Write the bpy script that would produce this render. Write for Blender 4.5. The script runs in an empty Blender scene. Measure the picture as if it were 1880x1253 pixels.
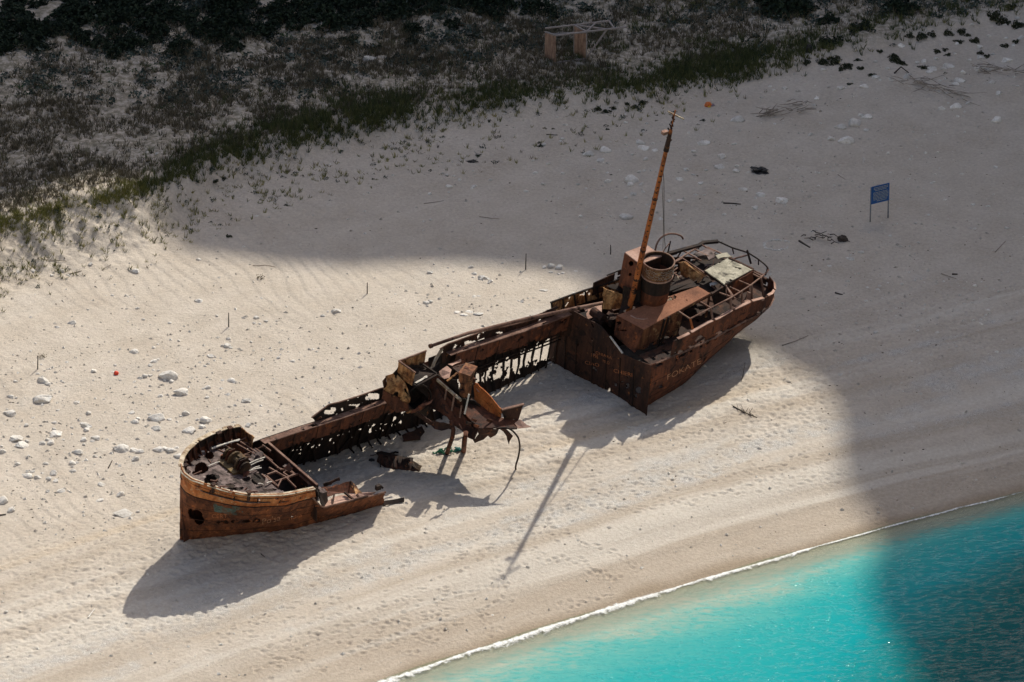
import bpy, bmesh, math, random
import numpy as np
from mathutils import Vector, Matrix, Quaternion, noise as mnoise

C = bpy.context.scene.collection
R = math.radians
# ------------------------------------------------------------------ camera, sky, sun, exposure
IW, IH = 1880.0, 1253.0
FPX, DIST, PITCH = 12600.0, 420.0, R(27)
SUN_AZ, SUN_EL = R(28.4), R(45.0)
SUN_STRENGTH, SKY_STRENGTH, EXPOSURE = 4.35, 0.128, 0.02
CAM = np.array([0.0, -DIST * math.cos(PITCH), DIST * math.sin(PITCH)])
FW = np.array([0, math.cos(PITCH), -math.sin(PITCH)])
UP = np.array([0, math.sin(PITCH), math.cos(PITCH)])
RT = np.array([1.0, 0, 0])
SUND = np.array([math.sin(SUN_AZ) * math.cos(SUN_EL), math.cos(SUN_AZ) * math.cos(SUN_EL), math.sin(SUN_EL)])

sc = bpy.context.scene
cd = bpy.data.cameras.new('camera')
cam = bpy.data.objects.new('camera', cd)
C.objects.link(cam)
cam.location = CAM
cam.rotation_euler = (R(90) - PITCH, 0, 0)
cd.sensor_width = 36.0
cd.lens = 36.0 * FPX / IW
cd.clip_start, cd.clip_end = 1.0, 8000.0
sc.camera = cam

w = bpy.data.worlds.new('World')
sc.world = w
w.use_nodes = True
wn = w.node_tree
bg = wn.nodes['Background']
sky = wn.nodes.new('ShaderNodeTexSky')
sky.sky_type = 'NISHITA'
sky.sun_disc = False
sky.sun_elevation = SUN_EL
sky.sun_rotation = SUN_AZ
sky.altitude = 50
sky.air_density = 1.0
sky.dust_density = 4.0
sky.ozone_density = 0.0
wn.links.new(sky.outputs[0], bg.inputs[0])
bg.inputs[1].default_value = SKY_STRENGTH

sl = bpy.data.lights.new('sun', 'SUN')
sl.energy = SUN_STRENGTH
sl.angle = R(0.53)
sl.color = (1.0, 0.93, 0.80)
so = bpy.data.objects.new('sun', sl)
C.objects.link(so)
so.rotation_euler = Vector(SUND).to_track_quat('Z', 'Y').to_euler()
so.location = (60, 100, 200)
sc.view_settings.view_transform = 'Standard'
sc.view_settings.look = 'None'
sc.view_settings.exposure = EXPOSURE
sc.view_settings.gamma = 1.0
sc.cycles.max_bounces = 6
sc.cycles.transparent_max_bounces = 12

# ------------------------------------------------------------------ numpy noise
def _h(ix, iy, seed):
    n = (ix.astype(np.int64) * 374761393 + iy.astype(np.int64) * 668265263 + seed * 982451653) & 0xffffffff
    n = ((n ^ (n >> 13)) * 1274126177) & 0xffffffff
    n = n ^ (n >> 16)
    return (n & 0xffff) / 32767.5 - 1.0

def vn(x, y, seed=0):
    x = np.asarray(x, float); y = np.asarray(y, float)
    ix = np.floor(x); iy = np.floor(y)
    fx = x - ix; fy = y - iy
    fx = fx * fx * fx * (fx * (fx * 6 - 15) + 10); fy = fy * fy * fy * (fy * (fy * 6 - 15) + 10)
    a = _h(ix, iy, seed); b = _h(ix + 1, iy, seed); c = _h(ix, iy + 1, seed); d = _h(ix + 1, iy + 1, seed)
    return (a + (b - a) * fx) * (1 - fy) + (c + (d - c) * fx) * fy

def fbm(x, y, o=4, seed=0, g=0.5):
    s = 0; a = 1; t = 0
    for i in range(o):
        s = s + a * vn(x * 2 ** i + 17.3 * i, y * 2 ** i - 9.1 * i, seed + i * 7); t += a; a *= g
    return s / t

def sst(a, b, x):
    t = np.clip((np.asarray(x, float) - a) / (b - a), 0, 1)
    return t * t * (3 - 2 * t)

# ------------------------------------------------------------------ the lie of the land
WZ = -2.0
_SX = np.array([-7.67, -1.24, 5.64, 10.72, 16.2, 21.39, 26.37, 30.37])
_SY = np.array([-38.42, -34.51, -29.43, -26.53, -23.25, -20.93, -17.58, -15.54])
_SP = np.polyfit(_SX, _SY, 2)
def shore_y(x):
    x = np.asarray(x, float)
    xc = np.clip(x, -14, 34)
    sl_ = 2 * _SP[0] * xc + _SP[1]
    return np.polyval(_SP, xc) + sl_ * (x - xc)
def shore_d(x, y):
    return (np.asarray(y, float) - shore_y(x)) * 0.862

_bd = np.arange(-700, 700.01, 0.25)
_bz = np.interp(_bd, [-700, -60, -20, -8, 0, 3.4, 4.4, 5.8, 10, 15, 19, 30, 45, 80, 200, 700],
                [-40, -14, -6.5, -3.9, -2, -1.5, -1.35, -0.98, -.62, -.25, -.05, .1, .4, 1.0, 4, 20])
_k = np.hanning(9); _k /= _k.sum()
_bz = np.convolve(np.pad(_bz, 4, mode='edge'), _k, mode='valid')

def ray(px, py):
    d = FW + RT * ((px - IW / 2) / FPX) - UP * ((py - IH / 2) / FPX)
    return d / np.linalg.norm(d)
def onplane(px, py, z=0.0):
    d = ray(px, py)
    return CAM + d * ((z - CAM[2]) / d[2])

_crest = [(-120, 560), (0, 418), (120, 382), (250, 352), (330, 322), (450, 285), (620, 235), (850, 200), (1000, 180), (1100, 178), (1200, 163), (1400, 118), (1560, 80), (1880, 10)]
_cw = np.array([onplane(a, b, 2.15 if a < 300 else 1.7 if a < 400 else 1.0)[:2] for a, b in _crest])
def crest_y(x):
    return np.interp(x, _cw[:, 0], _cw[:, 1])
def dune_amp(x):
    return np.interp(x, [-60, -33, -23, -15, 0, 15, 45], [2.1, 2.2, 2.35, 1.4, .7, .4, .3])

def Hs(x, y):
    x = np.asarray(x, float); y = np.asarray(y, float)
    d = shore_d(x, y)
    z = np.interp(d, _bd, _bz)
    cy = crest_y(x); A = dune_amp(x); wd = A * 2.3 + .6
    t = sst(0, 1, (y - (cy - wd)) / wd)
    back = 1 - .45 * sst(0, 14, y - cy)
    z = z + A * t * back
    return z

def at(px, py):
    z = 0.0
    for _ in range(25):
        p = onplane(px, py, z)
        z = .5 * z + .5 * max(WZ, float(Hs(p[0], p[1])))
    return Vector((p[0], p[1], z))
def project(p):
    d = np.asarray(p, float) - CAM; z = d @ FW
    return IW / 2 + FPX * (d @ RT) / z, IH / 2 - FPX * (d @ UP) / z

# ------------------------------------------------------------------ node helper and base materials
def nd(nt, t, props=None, **ins):
    n = nt.nodes.new('ShaderNode' + t)
    for k, v in (props or {}).items():
        setattr(n, k, v)
    for k, v in ins.items():
        key = int(k[1:]) if k[0] == 'i' and k[1:].isdigit() else k
        s = n.inputs[key]
        if isinstance(v, bpy.types.NodeSocket): nt.links.new(v, s)
        else: s.default_value = v
    return n
def col(c):
    return (c[0], c[1], c[2], 1.0)
def ramp(nt, fac, stops, interp='LINEAR'):
    n = nt.nodes.new('ShaderNodeValToRGB')
    n.color_ramp.interpolation = interp
    e = n.color_ramp.elements
    while len(e) < len(stops): e.new(0.5)
    for i, (p, c) in enumerate(stops):
        e[i].position = p; e[i].color = col(c) if len(c) == 3 else c
    nt.links.new(fac, n.inputs[0])
    return n.outputs[0]
def mix(nt, f, a, b, mode='MIX'):
    n = nt.nodes.new('ShaderNodeMix'); n.data_type = 'RGBA'; n.blend_type = mode
    for i, v in ((0, f), (6, a), (7, b)):
        if isinstance(v, bpy.types.NodeSocket): nt.links.new(v, n.inputs[i])
        else: n.inputs[i].default_value = v if i == 0 else col(v)
    return n.outputs[2]
def newmat(name):
    m = bpy.data.materials.new(name); m.use_nodes = True
    nt = m.node_tree
    return m, nt, nt.nodes['Principled BSDF']
def objcoord(nt, scale=(1, 1, 1)):
    tc = nt.nodes.new('ShaderNodeTexCoord')
    mp = nt.nodes.new('ShaderNodeMapping'); mp.inputs['Scale'].default_value = scale
    nt.links.new(tc.outputs['Object'], mp.inputs[0])
    return mp.outputs[0]
def noi(nt, vec, scale, detail=4, rough=.55, dist=0.0):
    n = nd(nt, 'TexNoise', None, Vector=vec, Scale=scale, Detail=detail, Roughness=rough, Distortion=dist)
    return n.outputs[0]
def attr(nt, name):
    n = nt.nodes.new('ShaderNodeAttribute'); n.attribute_name = name
    return n.outputs['Fac']
def math_(nt, op, a, b=0.0, clamp=False):
    n = nt.nodes.new('ShaderNodeMath'); n.operation = op; n.use_clamp = clamp
    for i, v in enumerate((a, b)):
        if isinstance(v, bpy.types.NodeSocket): nt.links.new(v, n.inputs[i])
        else: n.inputs[i].default_value = v
    return n.outputs[0]
def bump(nt, h, bsdf, strength=.5, dist=.05):
    b = nd(nt, 'Bump', None, Height=h, Strength=strength, Distance=dist)
    nt.links.new(b.outputs[0], bsdf.inputs['Normal'])

def raw_mesh(name, V, F4, smooth=True, attrs=None):
    """fast mesh from numpy vertex and quad arrays"""
    me = bpy.data.meshes.new(name)
    V = np.asarray(V, np.float32); F4 = np.asarray(F4, np.int32)
    k = F4.shape[1]
    me.vertices.add(len(V)); me.vertices.foreach_set('co', V.ravel())
    me.loops.add(F4.size); me.loops.foreach_set('vertex_index', F4.ravel())
    me.polygons.add(len(F4))
    me.polygons.foreach_set('loop_start', np.arange(0, F4.size, k, dtype=np.int32))
    me.polygons.foreach_set('use_smooth', np.full(len(F4), smooth))
    for n, a in (attrs or {}).items():
        at_ = me.attributes.new(n, 'FLOAT', 'POINT')
        at_.data.foreach_set('value', np.asarray(a, np.float32).ravel())
    me.update(calc_edges=True)
    return me
def link(name, me, mat=None, parent=None):
    o = bpy.data.objects.new(name, me); C.objects.link(o)
    if mat is not None: me.materials.append(mat)
    if parent is not None: o.parent = parent
    return o
def tag(o, label=None, cat=None, group=None, kind=None):
    if label: o['label'] = label
    if cat: o['category'] = cat
    if group: o['group'] = group
    if kind: o['kind'] = kind
    return o
def empty(name, loc=(0, 0, 0)):
    o = bpy.data.objects.new(name, None); C.objects.link(o); o.location = loc
    o.empty_display_size = .3
    return o
def grid_faces(nx, ny):
    i = np.arange(nx * ny).reshape(ny, nx)
    return np.stack([i[:-1, :-1], i[:-1, 1:], i[1:, 1:], i[1:, :-1]], -1).reshape(-1, 4)

# ------------------------------------------------------------------ sand
def axis(lo, hi, step, far):
    a = list(np.arange(lo, hi + 1e-6, step))
    g = step
    x = hi
    while x < far: g *= 1.35; x += g; a.append(x)
    g = step; x = lo
    while x > -far: g *= 1.35; x -= g; a.insert(0, x)
    return np.array(a)

GX = axis(-37.5, 38, .092, 900)
GY = axis(-47, 56, .092, 900)

def zline(region, pts):
    x0, y0, s = region
    return [(x0 + a / s, y0 + b / s) for a, b in pts]
Z6 = (627, 836, 2.998); Z7 = (1254, 836, 3.003); Z5 = (0, 836, 2.998)
TRACKS = [  # (pixel polyline, sideways spread in m, prints per m)
    (zline(Z6, [(1880, 110), (1500, 190), (1250, 260), (1050, 390), (880, 480), (600, 630)]), .55, 5.0),
    (zline(Z6, [(1880, 130), (1400, 210), (1150, 330), (700, 470), (300, 560)]), .8, 3.5),
    (zline(Z6, [(1880, 245), (1660, 295), (1400, 285), (1240, 300)]), .2, 3.5),
    (zline(Z6, [(1060, 380), (1190, 400), (1330, 480), (1450, 525), (1560, 560), (1620, 630)]), .05, 2.6),
    (zline(Z6, [(1050, 420), (1180, 450), (1250, 470)]), .5, 3.5),
    (zline(Z6, [(950, 520), (1080, 560), (1250, 580), (1320, 600), (1420, 650)]), .35, 4.0),
    (zline(Z6, [(870, 640), (890, 740), (870, 830), (760, 850), (790, 900), (850, 970), (790, 990)]), .2, 3.6),
    (zline(Z6, [(1190, 850), (1230, 830), (1320, 800), (1430, 785), (1490, 795)]), .2, 4.0),
    (zline(Z6, [(1380, 640), (1430, 650), (1460, 690), (1480, 650)]), .25, 8.0),
    (zline(Z6, [(0, 1060), (200, 1010), (400, 950), (640, 880)]), .7, 7.0),
    (zline(Z6, [(0, 900), (250, 890), (400, 840), (650, 770)]), .7, 5.0),
    (zline(Z6, [(0, 1010), (300, 980), (700, 960)]), .5, 3.0),
    (zline(Z6, [(200, 800), (350, 795), (650, 770), (880, 690)]), .3, 3.0),
    (zline(Z6, [(0, 650), (280, 640), (450, 540)]), .5, 2.6),
    (zline(Z7, [(0, 110), (200, 85), (420, 70), (780, 10)]), .6, 6.0),
    (zline(Z7, [(0, 260), (220, 215), (480, 160), (640, 130), (1000, 110)]), .35, 4.0),
    (zline(Z7, [(1020, 310), (1090, 350), (1150, 330), (1130, 300), (1050, 290)]), .3, 6.0),
    (zline(Z7, [(1180, 275), (1280, 270), (1340, 310)]), .1, 3.0),
    (zline(Z7, [(1240, 40), (1300, 150), (1350, 210), (1500, 150), (1880, 60)]), .5, 2.2),
    (zline(Z5, [(1170, 960), (1300, 950), (1500, 880), (1880, 780)]), .5, 3.2),
    (zline(Z5, [(1060, 1060), (1250, 1000), (1560, 920), (1880, 900)]), .45, 2.4),
    (zline(Z5, [(1400, 1090), (1600, 1040), (1880, 960)]), .5, 5.0),
    (zline(Z5, [(1390, 1190), (1600, 1130), (1760, 1110)]), .6, 4.5),
    (zline(Z5, [(900, 880), (1100, 890), (1300, 740), (1600, 690), (1880, 640)]), .6, 2.6),
    (zline((1254, 418, 2.998), [(0, 1180), (500, 1080), (850, 1000)]), 1.2, 4.0),
]
def build_ground():
    X, Y = np.meshgrid(GX, GY)
    d = shore_d(X, Y)
    z = Hs(X, Y)
    near = ((np.abs(X) < 44) & (np.abs(Y) < 64)).astype(float)
    cy = crest_y(X); A = dune_amp(X)
    rng = np.random.RandomState(5)
    # shoreline cusps and slight undulation
    al_ = X * .862 + Y * .5
    z += near * .04 * vn(X * .22, Y * .22, 3) * sst(-3, 1, d) + .03 * near * vn(X * .6, Y * .6, 9) * sst(8, 12, d)
    z += near * .045 * vn(d * 1.1 + .25 * vn(al_ * .2, d * .1, 15), al_ * .035, 16) * sst(.4, 1.5, d) * (1 - sst(8, 12, d))
    # trampled, pocked dry sand round the wreck
    n1 = vn(X / .27, Y / .27, 11); n2 = vn(X / .55, Y / .55, 12)
    patch = np.clip(.25 + 1.0 * fbm(X * .09, Y * .09, 2, 31) + .6 * np.exp(-((d - 16) / 4.5) ** 2), 0, 1)
    zone = sst(8.5, 11, d) * (1 - sst(21, 28, d))
    z += near * zone * patch * (.03 * np.minimum(n1, .2) + .035 * n2)
    def pocks(cell, prob, depth, rad, seed):
        cx, cyy = np.floor(X / cell), np.floor(Y / cell); out = np.zeros_like(X)
        for di in (-1, 0, 1):
            for dj in (-1, 0, 1):
                a, b_ = cx + di, cyy + dj
                px = (a + .5 + .48 * _h(a, b_, seed)) * cell; py = (b_ + .5 + .48 * _h(a, b_, seed + 1)) * cell
                on = (_h(a, b_, seed + 2) < prob * 2 - 1); dd_ = depth * (1 + .5 * _h(a, b_, seed + 3)); rr = rad * (1 + .35 * _h(a, b_, seed + 4))
                r2 = (((X - px) / rr) ** 2 * .7 + ((Y - py) / rr) ** 2)
                out -= on * dd_ * np.exp(-r2)
        return out
    zz_ = near * zone * np.clip(patch * 1.5, 0, 1)
    z += zz_ * pocks(.34, .85, .075, .095, 201) + near * zone * pocks(.7, .5, .06, .10, 221)
    z += near * sst(5.5, 8, d) * (1 - zone) * pocks(.9, .40, .05, .09, 241) * (1 - sst(24, 30, d))
    z += near * .008 * vn(X / .24, Y / .24, 13) * sst(4, 8, d)
    # wind ripples, upper left, crests running down to the right in the picture
    rip = sst(20, 26, d) * (1 - sst(-12, 2, X)) * (1 - sst(-.5, 2, Y - (cy - A * 2 - 1)))
    ph = (X * .86 + Y * .50) / .95 + 1.0 * fbm(X * .20, Y * .20, 2, 77)
    saw = (ph % 1.0)
    saw = np.where(saw < .22, saw / .22, (1 - saw) / .78)
    z += near * rip * .055 * (saw - .5) * np.clip(.45 + 1.3 * fbm(X * .12 + 4, Y * .12, 2, 78), .12, 1)
    # hummocks on the dune face
    face = np.exp(-((Y - cy + A * .9) / (A * 1.5 + .4)) ** 2)
    hum = np.interp(X, [-45, -18, -6, 20], [1, .9, .35, .15])
    z += near * face * hum * (.42 * fbm(X / 1.2, Y / 1.2, 3, 51) + .09 * vn(X / .40, Y / .40, 52))
    behind = sst(0, 2, Y - cy)
    z += near * behind * (.22 * fbm(X / 2.2, Y / 2.2, 3, 61) + .05 * vn(X / .4, Y / .4, 62))
    # drifted sand along the hull feet
    for (px, py, amp, r) in ((450, 985, .35, 2.6), (590, 960, .35, 2.4), (690, 925, .3, 2.0), (335, 990, .25, 1.6), (1120, 720, .12, 2.5)):
        p = onplane(px, py, 0)
        z += amp * np.exp(-(((X - p[0]) ** 2 + (Y - p[1]) ** 2) / r ** 2))
    # foot prints
    def stamp(x, y, ang, L, W_, depth):
        i0, i1 = np.searchsorted(GX, [x - .6, x + .6]); j0, j1 = np.searchsorted(GY, [y - .6, y + .6])
        if i1 - i0 < 2 or j1 - j0 < 2: return
        sx = X[j0:j1, i0:i1] - x; sy = Y[j0:j1, i0:i1] - y
        a = sx * math.cos(ang) + sy * math.sin(ang); b = -sx * math.sin(ang) + sy * math.cos(ang)
        r2 = (a / L) ** 2 + (b / W_) ** 2
        z[j0:j1, i0:i1] += -depth * np.exp(-r2) + depth * .45 * np.exp(-((np.sqrt(r2) - 1.7) / .5) ** 2)
    for pl, spread, rate in TRACKS:
        W = [at(*p) for p in pl]
        for a, b in zip(W[:-1], W[1:]):
            L = (b - a).length; n = max(1, int(L * rate))
            ang = math.atan2(b.y - a.y, b.x - a.x)
            for i in range(n):
                t = (i + rng.rand() * .8) / n
                p = a.lerp(b, t)
                s = rng.randn() * spread + (.14 if i % 2 else -.14)
                stamp(p.x - math.sin(ang) * s, p.y + math.cos(ang) * s, ang + rng.randn() * .35, .15 + .04 * rng.rand(), .085 + .03 * rng.rand(), .05 + .045 * rng.rand())
    # colour fields: wet sand, gravel, plant litter
    wet = (1 - sst(.1, 1.3, d + .35 * vn(X * .4, Y * .4, 40))) * sst(-.6, .1, d)
    damp = (1 - sst(3.2, 5.2, d + .5 * vn(X * .25, Y * .25, 41))) * .8 + .45 * np.exp(-((d - 4.9 - .4 * vn(X * .2, Y * .2, 42)) / .45) ** 2)
    al = X * .862 + Y * .5
    g = fbm(d * .42 + .6 * vn(al * .12, d * .1, 23), al * .035, 3, 21) + .35 * fbm(X * .5, Y * .5, 3, 25)
    grav = sst(.05, .45, g + .55 * np.exp(-((d - 9) / 3.2) ** 2) + .35 * np.exp(-((d - 17) / 3) ** 2) * sst(8, 16, X) - .2) * sst(5.5, 7, d) * (1 - .8 * sst(24, 30, d))
    tone = fbm(d * .8 + .5 * vn(al * .1, d * .2, 27), al * .022, 4, 28)
    veg = sst(-1.0, 1.6, Y - cy + .8 * fbm(X / 2, Y / 2, 3, 71))
    orange = .45 * sst(.35, .8, fbm(d * .5, al * .05, 2, 91)) * sst(6, 9, d) * (1 - sst(20, 26, d))
    V = np.stack([X, Y, z], -1).reshape(-1, 3)
    me = raw_mesh('beach', V, grid_faces(len(GX), len(GY)), True,
                  dict(shore=d, wet=wet, damp=damp, grav=grav, veg=veg, orng=orange, tone=tone * (1 - .8 * sst(18, 26, d)) * sst(.5, 2, d)))
    m, nt, b = newmat('sand')
    co = objcoord(nt)
    f1 = noi(nt, co, .35, 5, .6); f2 = noi(nt, co, 5.0, 4, .6); f3 = noi(nt, co, 22.0, 2, .6)
    base = ramp(nt, f1, [(.3, (.475, .415, .35)), (.5, (.515, .46, .395)), (.7, (.56, .505, .44))])
    base = mix(nt, attr(nt, 'orng'), base, (.54, .43, .30))
    gr = ramp(nt, f3, [(.3, (.27, .262, .25)), (.5, (.49, .475, .45)), (.72, (.76, .735, .70))])
    gm = math_(nt, 'MULTIPLY', attr(nt, 'grav'), ramp(nt, noi(nt, co, 1.1, 5, .65), [(.36, (.15,) * 3), (.62, (.95,) * 3)]))
    base = mix(nt, gm, base, gr)
    base = mix(nt, math_(nt, 'MULTIPLY', attr(nt, 'damp'), .6), base, (.41, .335, .26))
    base = mix(nt, ramp(nt, attr(nt, 'tone'), [(.06, (0,) * 3), (.40, (.75,) * 3)]), base, (.60, .56, .50))
    base = mix(nt, ramp(nt, math_(nt, 'MULTIPLY', attr(nt, 'tone'), -1.0), [(.06, (0,) * 3), (.40, (.6,) * 3)]), base, (.43, .365, .295))
    base = mix(nt, attr(nt, 'wet'), base, (.34, .275, .205))
    lit = ramp(nt, noi(nt, co, 2.4, 6, .7), [(.40, (0,) * 3), (.58, (.9,) * 3)])
    base = mix(nt, math_(nt, 'MULTIPLY', attr(nt, 'veg'), lit), base, (.20, .18, .13))
    base = mix(nt, .55, base, ramp(nt, f2, [(.3, (.38,) * 3), (.55, (.5,) * 3), (.75, (.62,) * 3)]), 'OVERLAY')
    base = mix(nt, .35, base, ramp(nt, f3, [(.25, (.36,) * 3), (.5, (.5,) * 3), (.8, (.62,) * 3)]), 'OVERLAY')
    nt.links.new(base, b.inputs['Base Color'])
    b.inputs['Roughness'].default_value = .95
    b.inputs['Specular IOR Level'].default_value = .15
    h = math_(nt, 'ADD', math_(nt, 'MULTIPLY', f3, .5), f2)
    bump(nt, h, b, .9, .07)
    o = link('beach', me, m)
    tag(o, kind='structure')
    return GX, GY, z
_gx, _gy, GZ = build_ground()
def H(x, y):
    i = int(np.clip(np.searchsorted(_gx, x), 1, len(_gx) - 1)); j = int(np.clip(np.searchsorted(_gy, y), 1, len(_gy) - 1))
    tx = (x - _gx[i - 1]) / (_gx[i] - _gx[i - 1]); ty = (y - _gy[j - 1]) / (_gy[j] - _gy[j - 1])
    return float((GZ[j - 1, i - 1] * (1 - tx) + GZ[j - 1, i] * tx) * (1 - ty) + (GZ[j, i - 1] * (1 - tx) + GZ[j, i] * tx) * ty)
def Hv(x, y):
    i = np.clip(np.searchsorted(_gx, x), 1, len(_gx) - 1); j = np.clip(np.searchsorted(_gy, y), 1, len(_gy) - 1)
    tx = (x - _gx[i - 1]) / (_gx[i] - _gx[i - 1]); ty = (y - _gy[j - 1]) / (_gy[j] - _gy[j - 1])
    return (GZ[j - 1, i - 1] * (1 - tx) + GZ[j - 1, i] * tx) * (1 - ty) + (GZ[j, i - 1] * (1 - tx) + GZ[j, i] * tx) * ty
def gat(px, py):
    p = at(px, py); p.z = H(p.x, p.y)
    return p

# ------------------------------------------------------------------ sea and foam
def build_sea():
    a = np.concatenate([-np.geomspace(60, 900, 25)[::-1], np.linspace(-58, 58, 200), np.geomspace(60, 900, 25)])
    o = np.concatenate([np.linspace(-1.5, 40, 120), np.geomspace(42, 900, 25)])
    Aa, Oo = np.meshgrid(a, o)
    x = Aa * .862 + 10; yb = shore_y(x)
    # walk offshore at right angles to the general line of the shore
    X = x + Oo * .507; Y = yb - Oo * .862
    dd = -shore_d(X, Y)
    V = np.stack([X, Y, np.full_like(X, WZ)], -1).reshape(-1, 3)
    F = grid_faces(len(a), len(o))[:, ::-1]
    me = raw_mesh('sea', V, F, True, dict(off=dd))
    m, nt, b = newmat('sea_water')
    co = nt.nodes.new('ShaderNodeTexCoord').outputs['Object']
    mp = nd(nt, 'Mapping', None, Vector=co)
    mp.inputs['Rotation'].default_value = (0, 0, R(-6))
    mpw = nd(nt, 'Mapping', None, Vector=mp.outputs[0]); mpw.inputs['Scale'].default_value = (.55, 1.25, 1)
    mps = nd(nt, 'Mapping', None, Vector=mp.outputs[0]); mps.inputs['Scale'].default_value = (.12, .5, 1)
    w1 = noi(nt, mpw.outputs[0], 2.6, 5, .66, .15)
    w2 = noi(nt, mps.outputs[0], .9, 3, .5, .5)
    w3 = noi(nt, mpw.outputs[0], 2.6, 3, .65, .1)
    off = attr(nt, 'off')
    offn = math_(nt, 'ADD', off, math_(nt, 'MULTIPLY', math_(nt, 'SUBTRACT', w2, .5), 5.0))
    offn = math_(nt, 'ADD', offn, math_(nt, 'MULTIPLY', math_(nt, 'SUBTRACT', w1, .5), 8.0))
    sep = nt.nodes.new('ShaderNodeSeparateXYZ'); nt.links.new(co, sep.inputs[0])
    cliff_shade = math_(nt, 'MULTIPLY', math_(nt, 'SUBTRACT', sep.outputs[0], 15.0, False), 1.1)  # darkens the water rightwards, deepening the cliff shade in its colour
    cliff_shade = math_(nt, 'MULTIPLY', math_(nt, 'MAXIMUM', cliff_shade, 0.0), ramp(nt, math_(nt, 'DIVIDE', off, 8.0, True), [(.1, (0,) * 3), (1, (1,) * 3)]))
    t = math_(nt, 'DIVIDE', math_(nt, 'ADD', offn, cliff_shade), 30.0, True)
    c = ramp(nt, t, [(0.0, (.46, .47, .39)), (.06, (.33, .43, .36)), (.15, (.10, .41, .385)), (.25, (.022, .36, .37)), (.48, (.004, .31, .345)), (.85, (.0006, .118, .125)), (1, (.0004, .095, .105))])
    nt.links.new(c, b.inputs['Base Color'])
    b.inputs['Roughness'].default_value = .05
    b.inputs['IOR'].default_value = 1.33
    b.inputs['Specular IOR Level'].default_value = .6
    pk = ramp(nt, w3, [(.50, (0,) * 3), (.80, (1,) * 3)])
    h = math_(nt, 'ADD', math_(nt, 'MULTIPLY', w1, .085), math_(nt, 'MULTIPLY', pk, .13))
    h = math_(nt, 'ADD', h, math_(nt, 'MULTIPLY', w2, .15))
    bump(nt, h, b, .85, .30)
    # thin clear water over the sand at the very edge
    tr = nt.nodes.new('ShaderNodeBsdfTransparent'); tr.inputs[0].default_value = (.85, .93, .88, 1)
    ms = nt.nodes.new('ShaderNodeMixShader')
    f = ramp(nt, math_(nt, 'DIVIDE', off, 2.4, True), [(0, (.0,) * 3), (1, (1,) * 3)])
    nt.links.new(f, ms.inputs[0]); nt.links.new(tr.outputs[0], ms.inputs[1]); nt.links.new(b.outputs[0], ms.inputs[2])
    out = [n for n in nt.nodes if n.type == 'OUTPUT_MATERIAL'][0]
    nt.links.new(ms.outputs[0], out.inputs[0])
    tag(link('sea', me, m), kind='structure')
    # foam along the lip of the water
    st = .07
    xs = np.arange(-20, 40, st); ds = np.arange(-1.0, .8, st)
    Xs, Ds = np.meshgrid(xs, ds)
    Yf = shore_y(Xs) + Ds / .862
    edge = .22 * vn(Xs * .35, Xs * 0, 5) + .10 * vn(Xs * 1.1, Xs * 0, 6)
    Hh = Hv(Xs, Yf)
    wdt = np.interp(Xs, [-20, -6, 0, 8, 18, 24, 30, 40], [.46, .42, .32, .22, .12, .08, .08, .05]) * (1 + .45 * vn(Xs * .5, 0 * Xs, 8))
    rel = Ds + .10 - edge * .3
    out = np.where(rel < 0, -rel / (wdt * 1.5), rel / (wdt * .55))          # 0 on the lip, 1 where the foam dies out
    keep = (out < 1.6)
    V = np.stack([Xs, Yf, np.maximum(Hh, WZ) + .03 - .008 * np.clip(out, 0, 2)], -1).reshape(-1, 3)
    F = grid_faces(len(xs), len(ds))
    F = F[keep.ravel()[F].sum(1) >= 3]
    me = raw_mesh('foam', V, F, True, dict(out=out))
    m, nt, b = newmat('sea_foam')
    b.inputs['Base Color'].default_value = (.84, .86, .85, 1); b.inputs['Roughness'].default_value = .8
    co = nt.nodes.new('ShaderNodeTexCoord').outputs['Object']
    n1 = noi(nt, co, 2.2, 5, .7, .5); n2 = noi(nt, co, 9, 4, .7)
    e = math_(nt, 'ADD', attr(nt, 'out'), math_(nt, 'MULTIPLY', math_(nt, 'SUBTRACT', n1, .5), 3.0))
    e = math_(nt, 'ADD', e, math_(nt, 'MULTIPLY', math_(nt, 'SUBTRACT', n2, .5), 1.4))
    nt.links.new(ramp(nt, e, [(.0, (.92,) * 3), (.45, (.6,) * 3), (1.0, (0,) * 3)]), b.inputs['Alpha'])
    o = link('foam', me, m)
    tag(o, 'thin white line of foam along the lip of the turquoise water', 'foam', kind='stuff')
build_sea()

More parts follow.
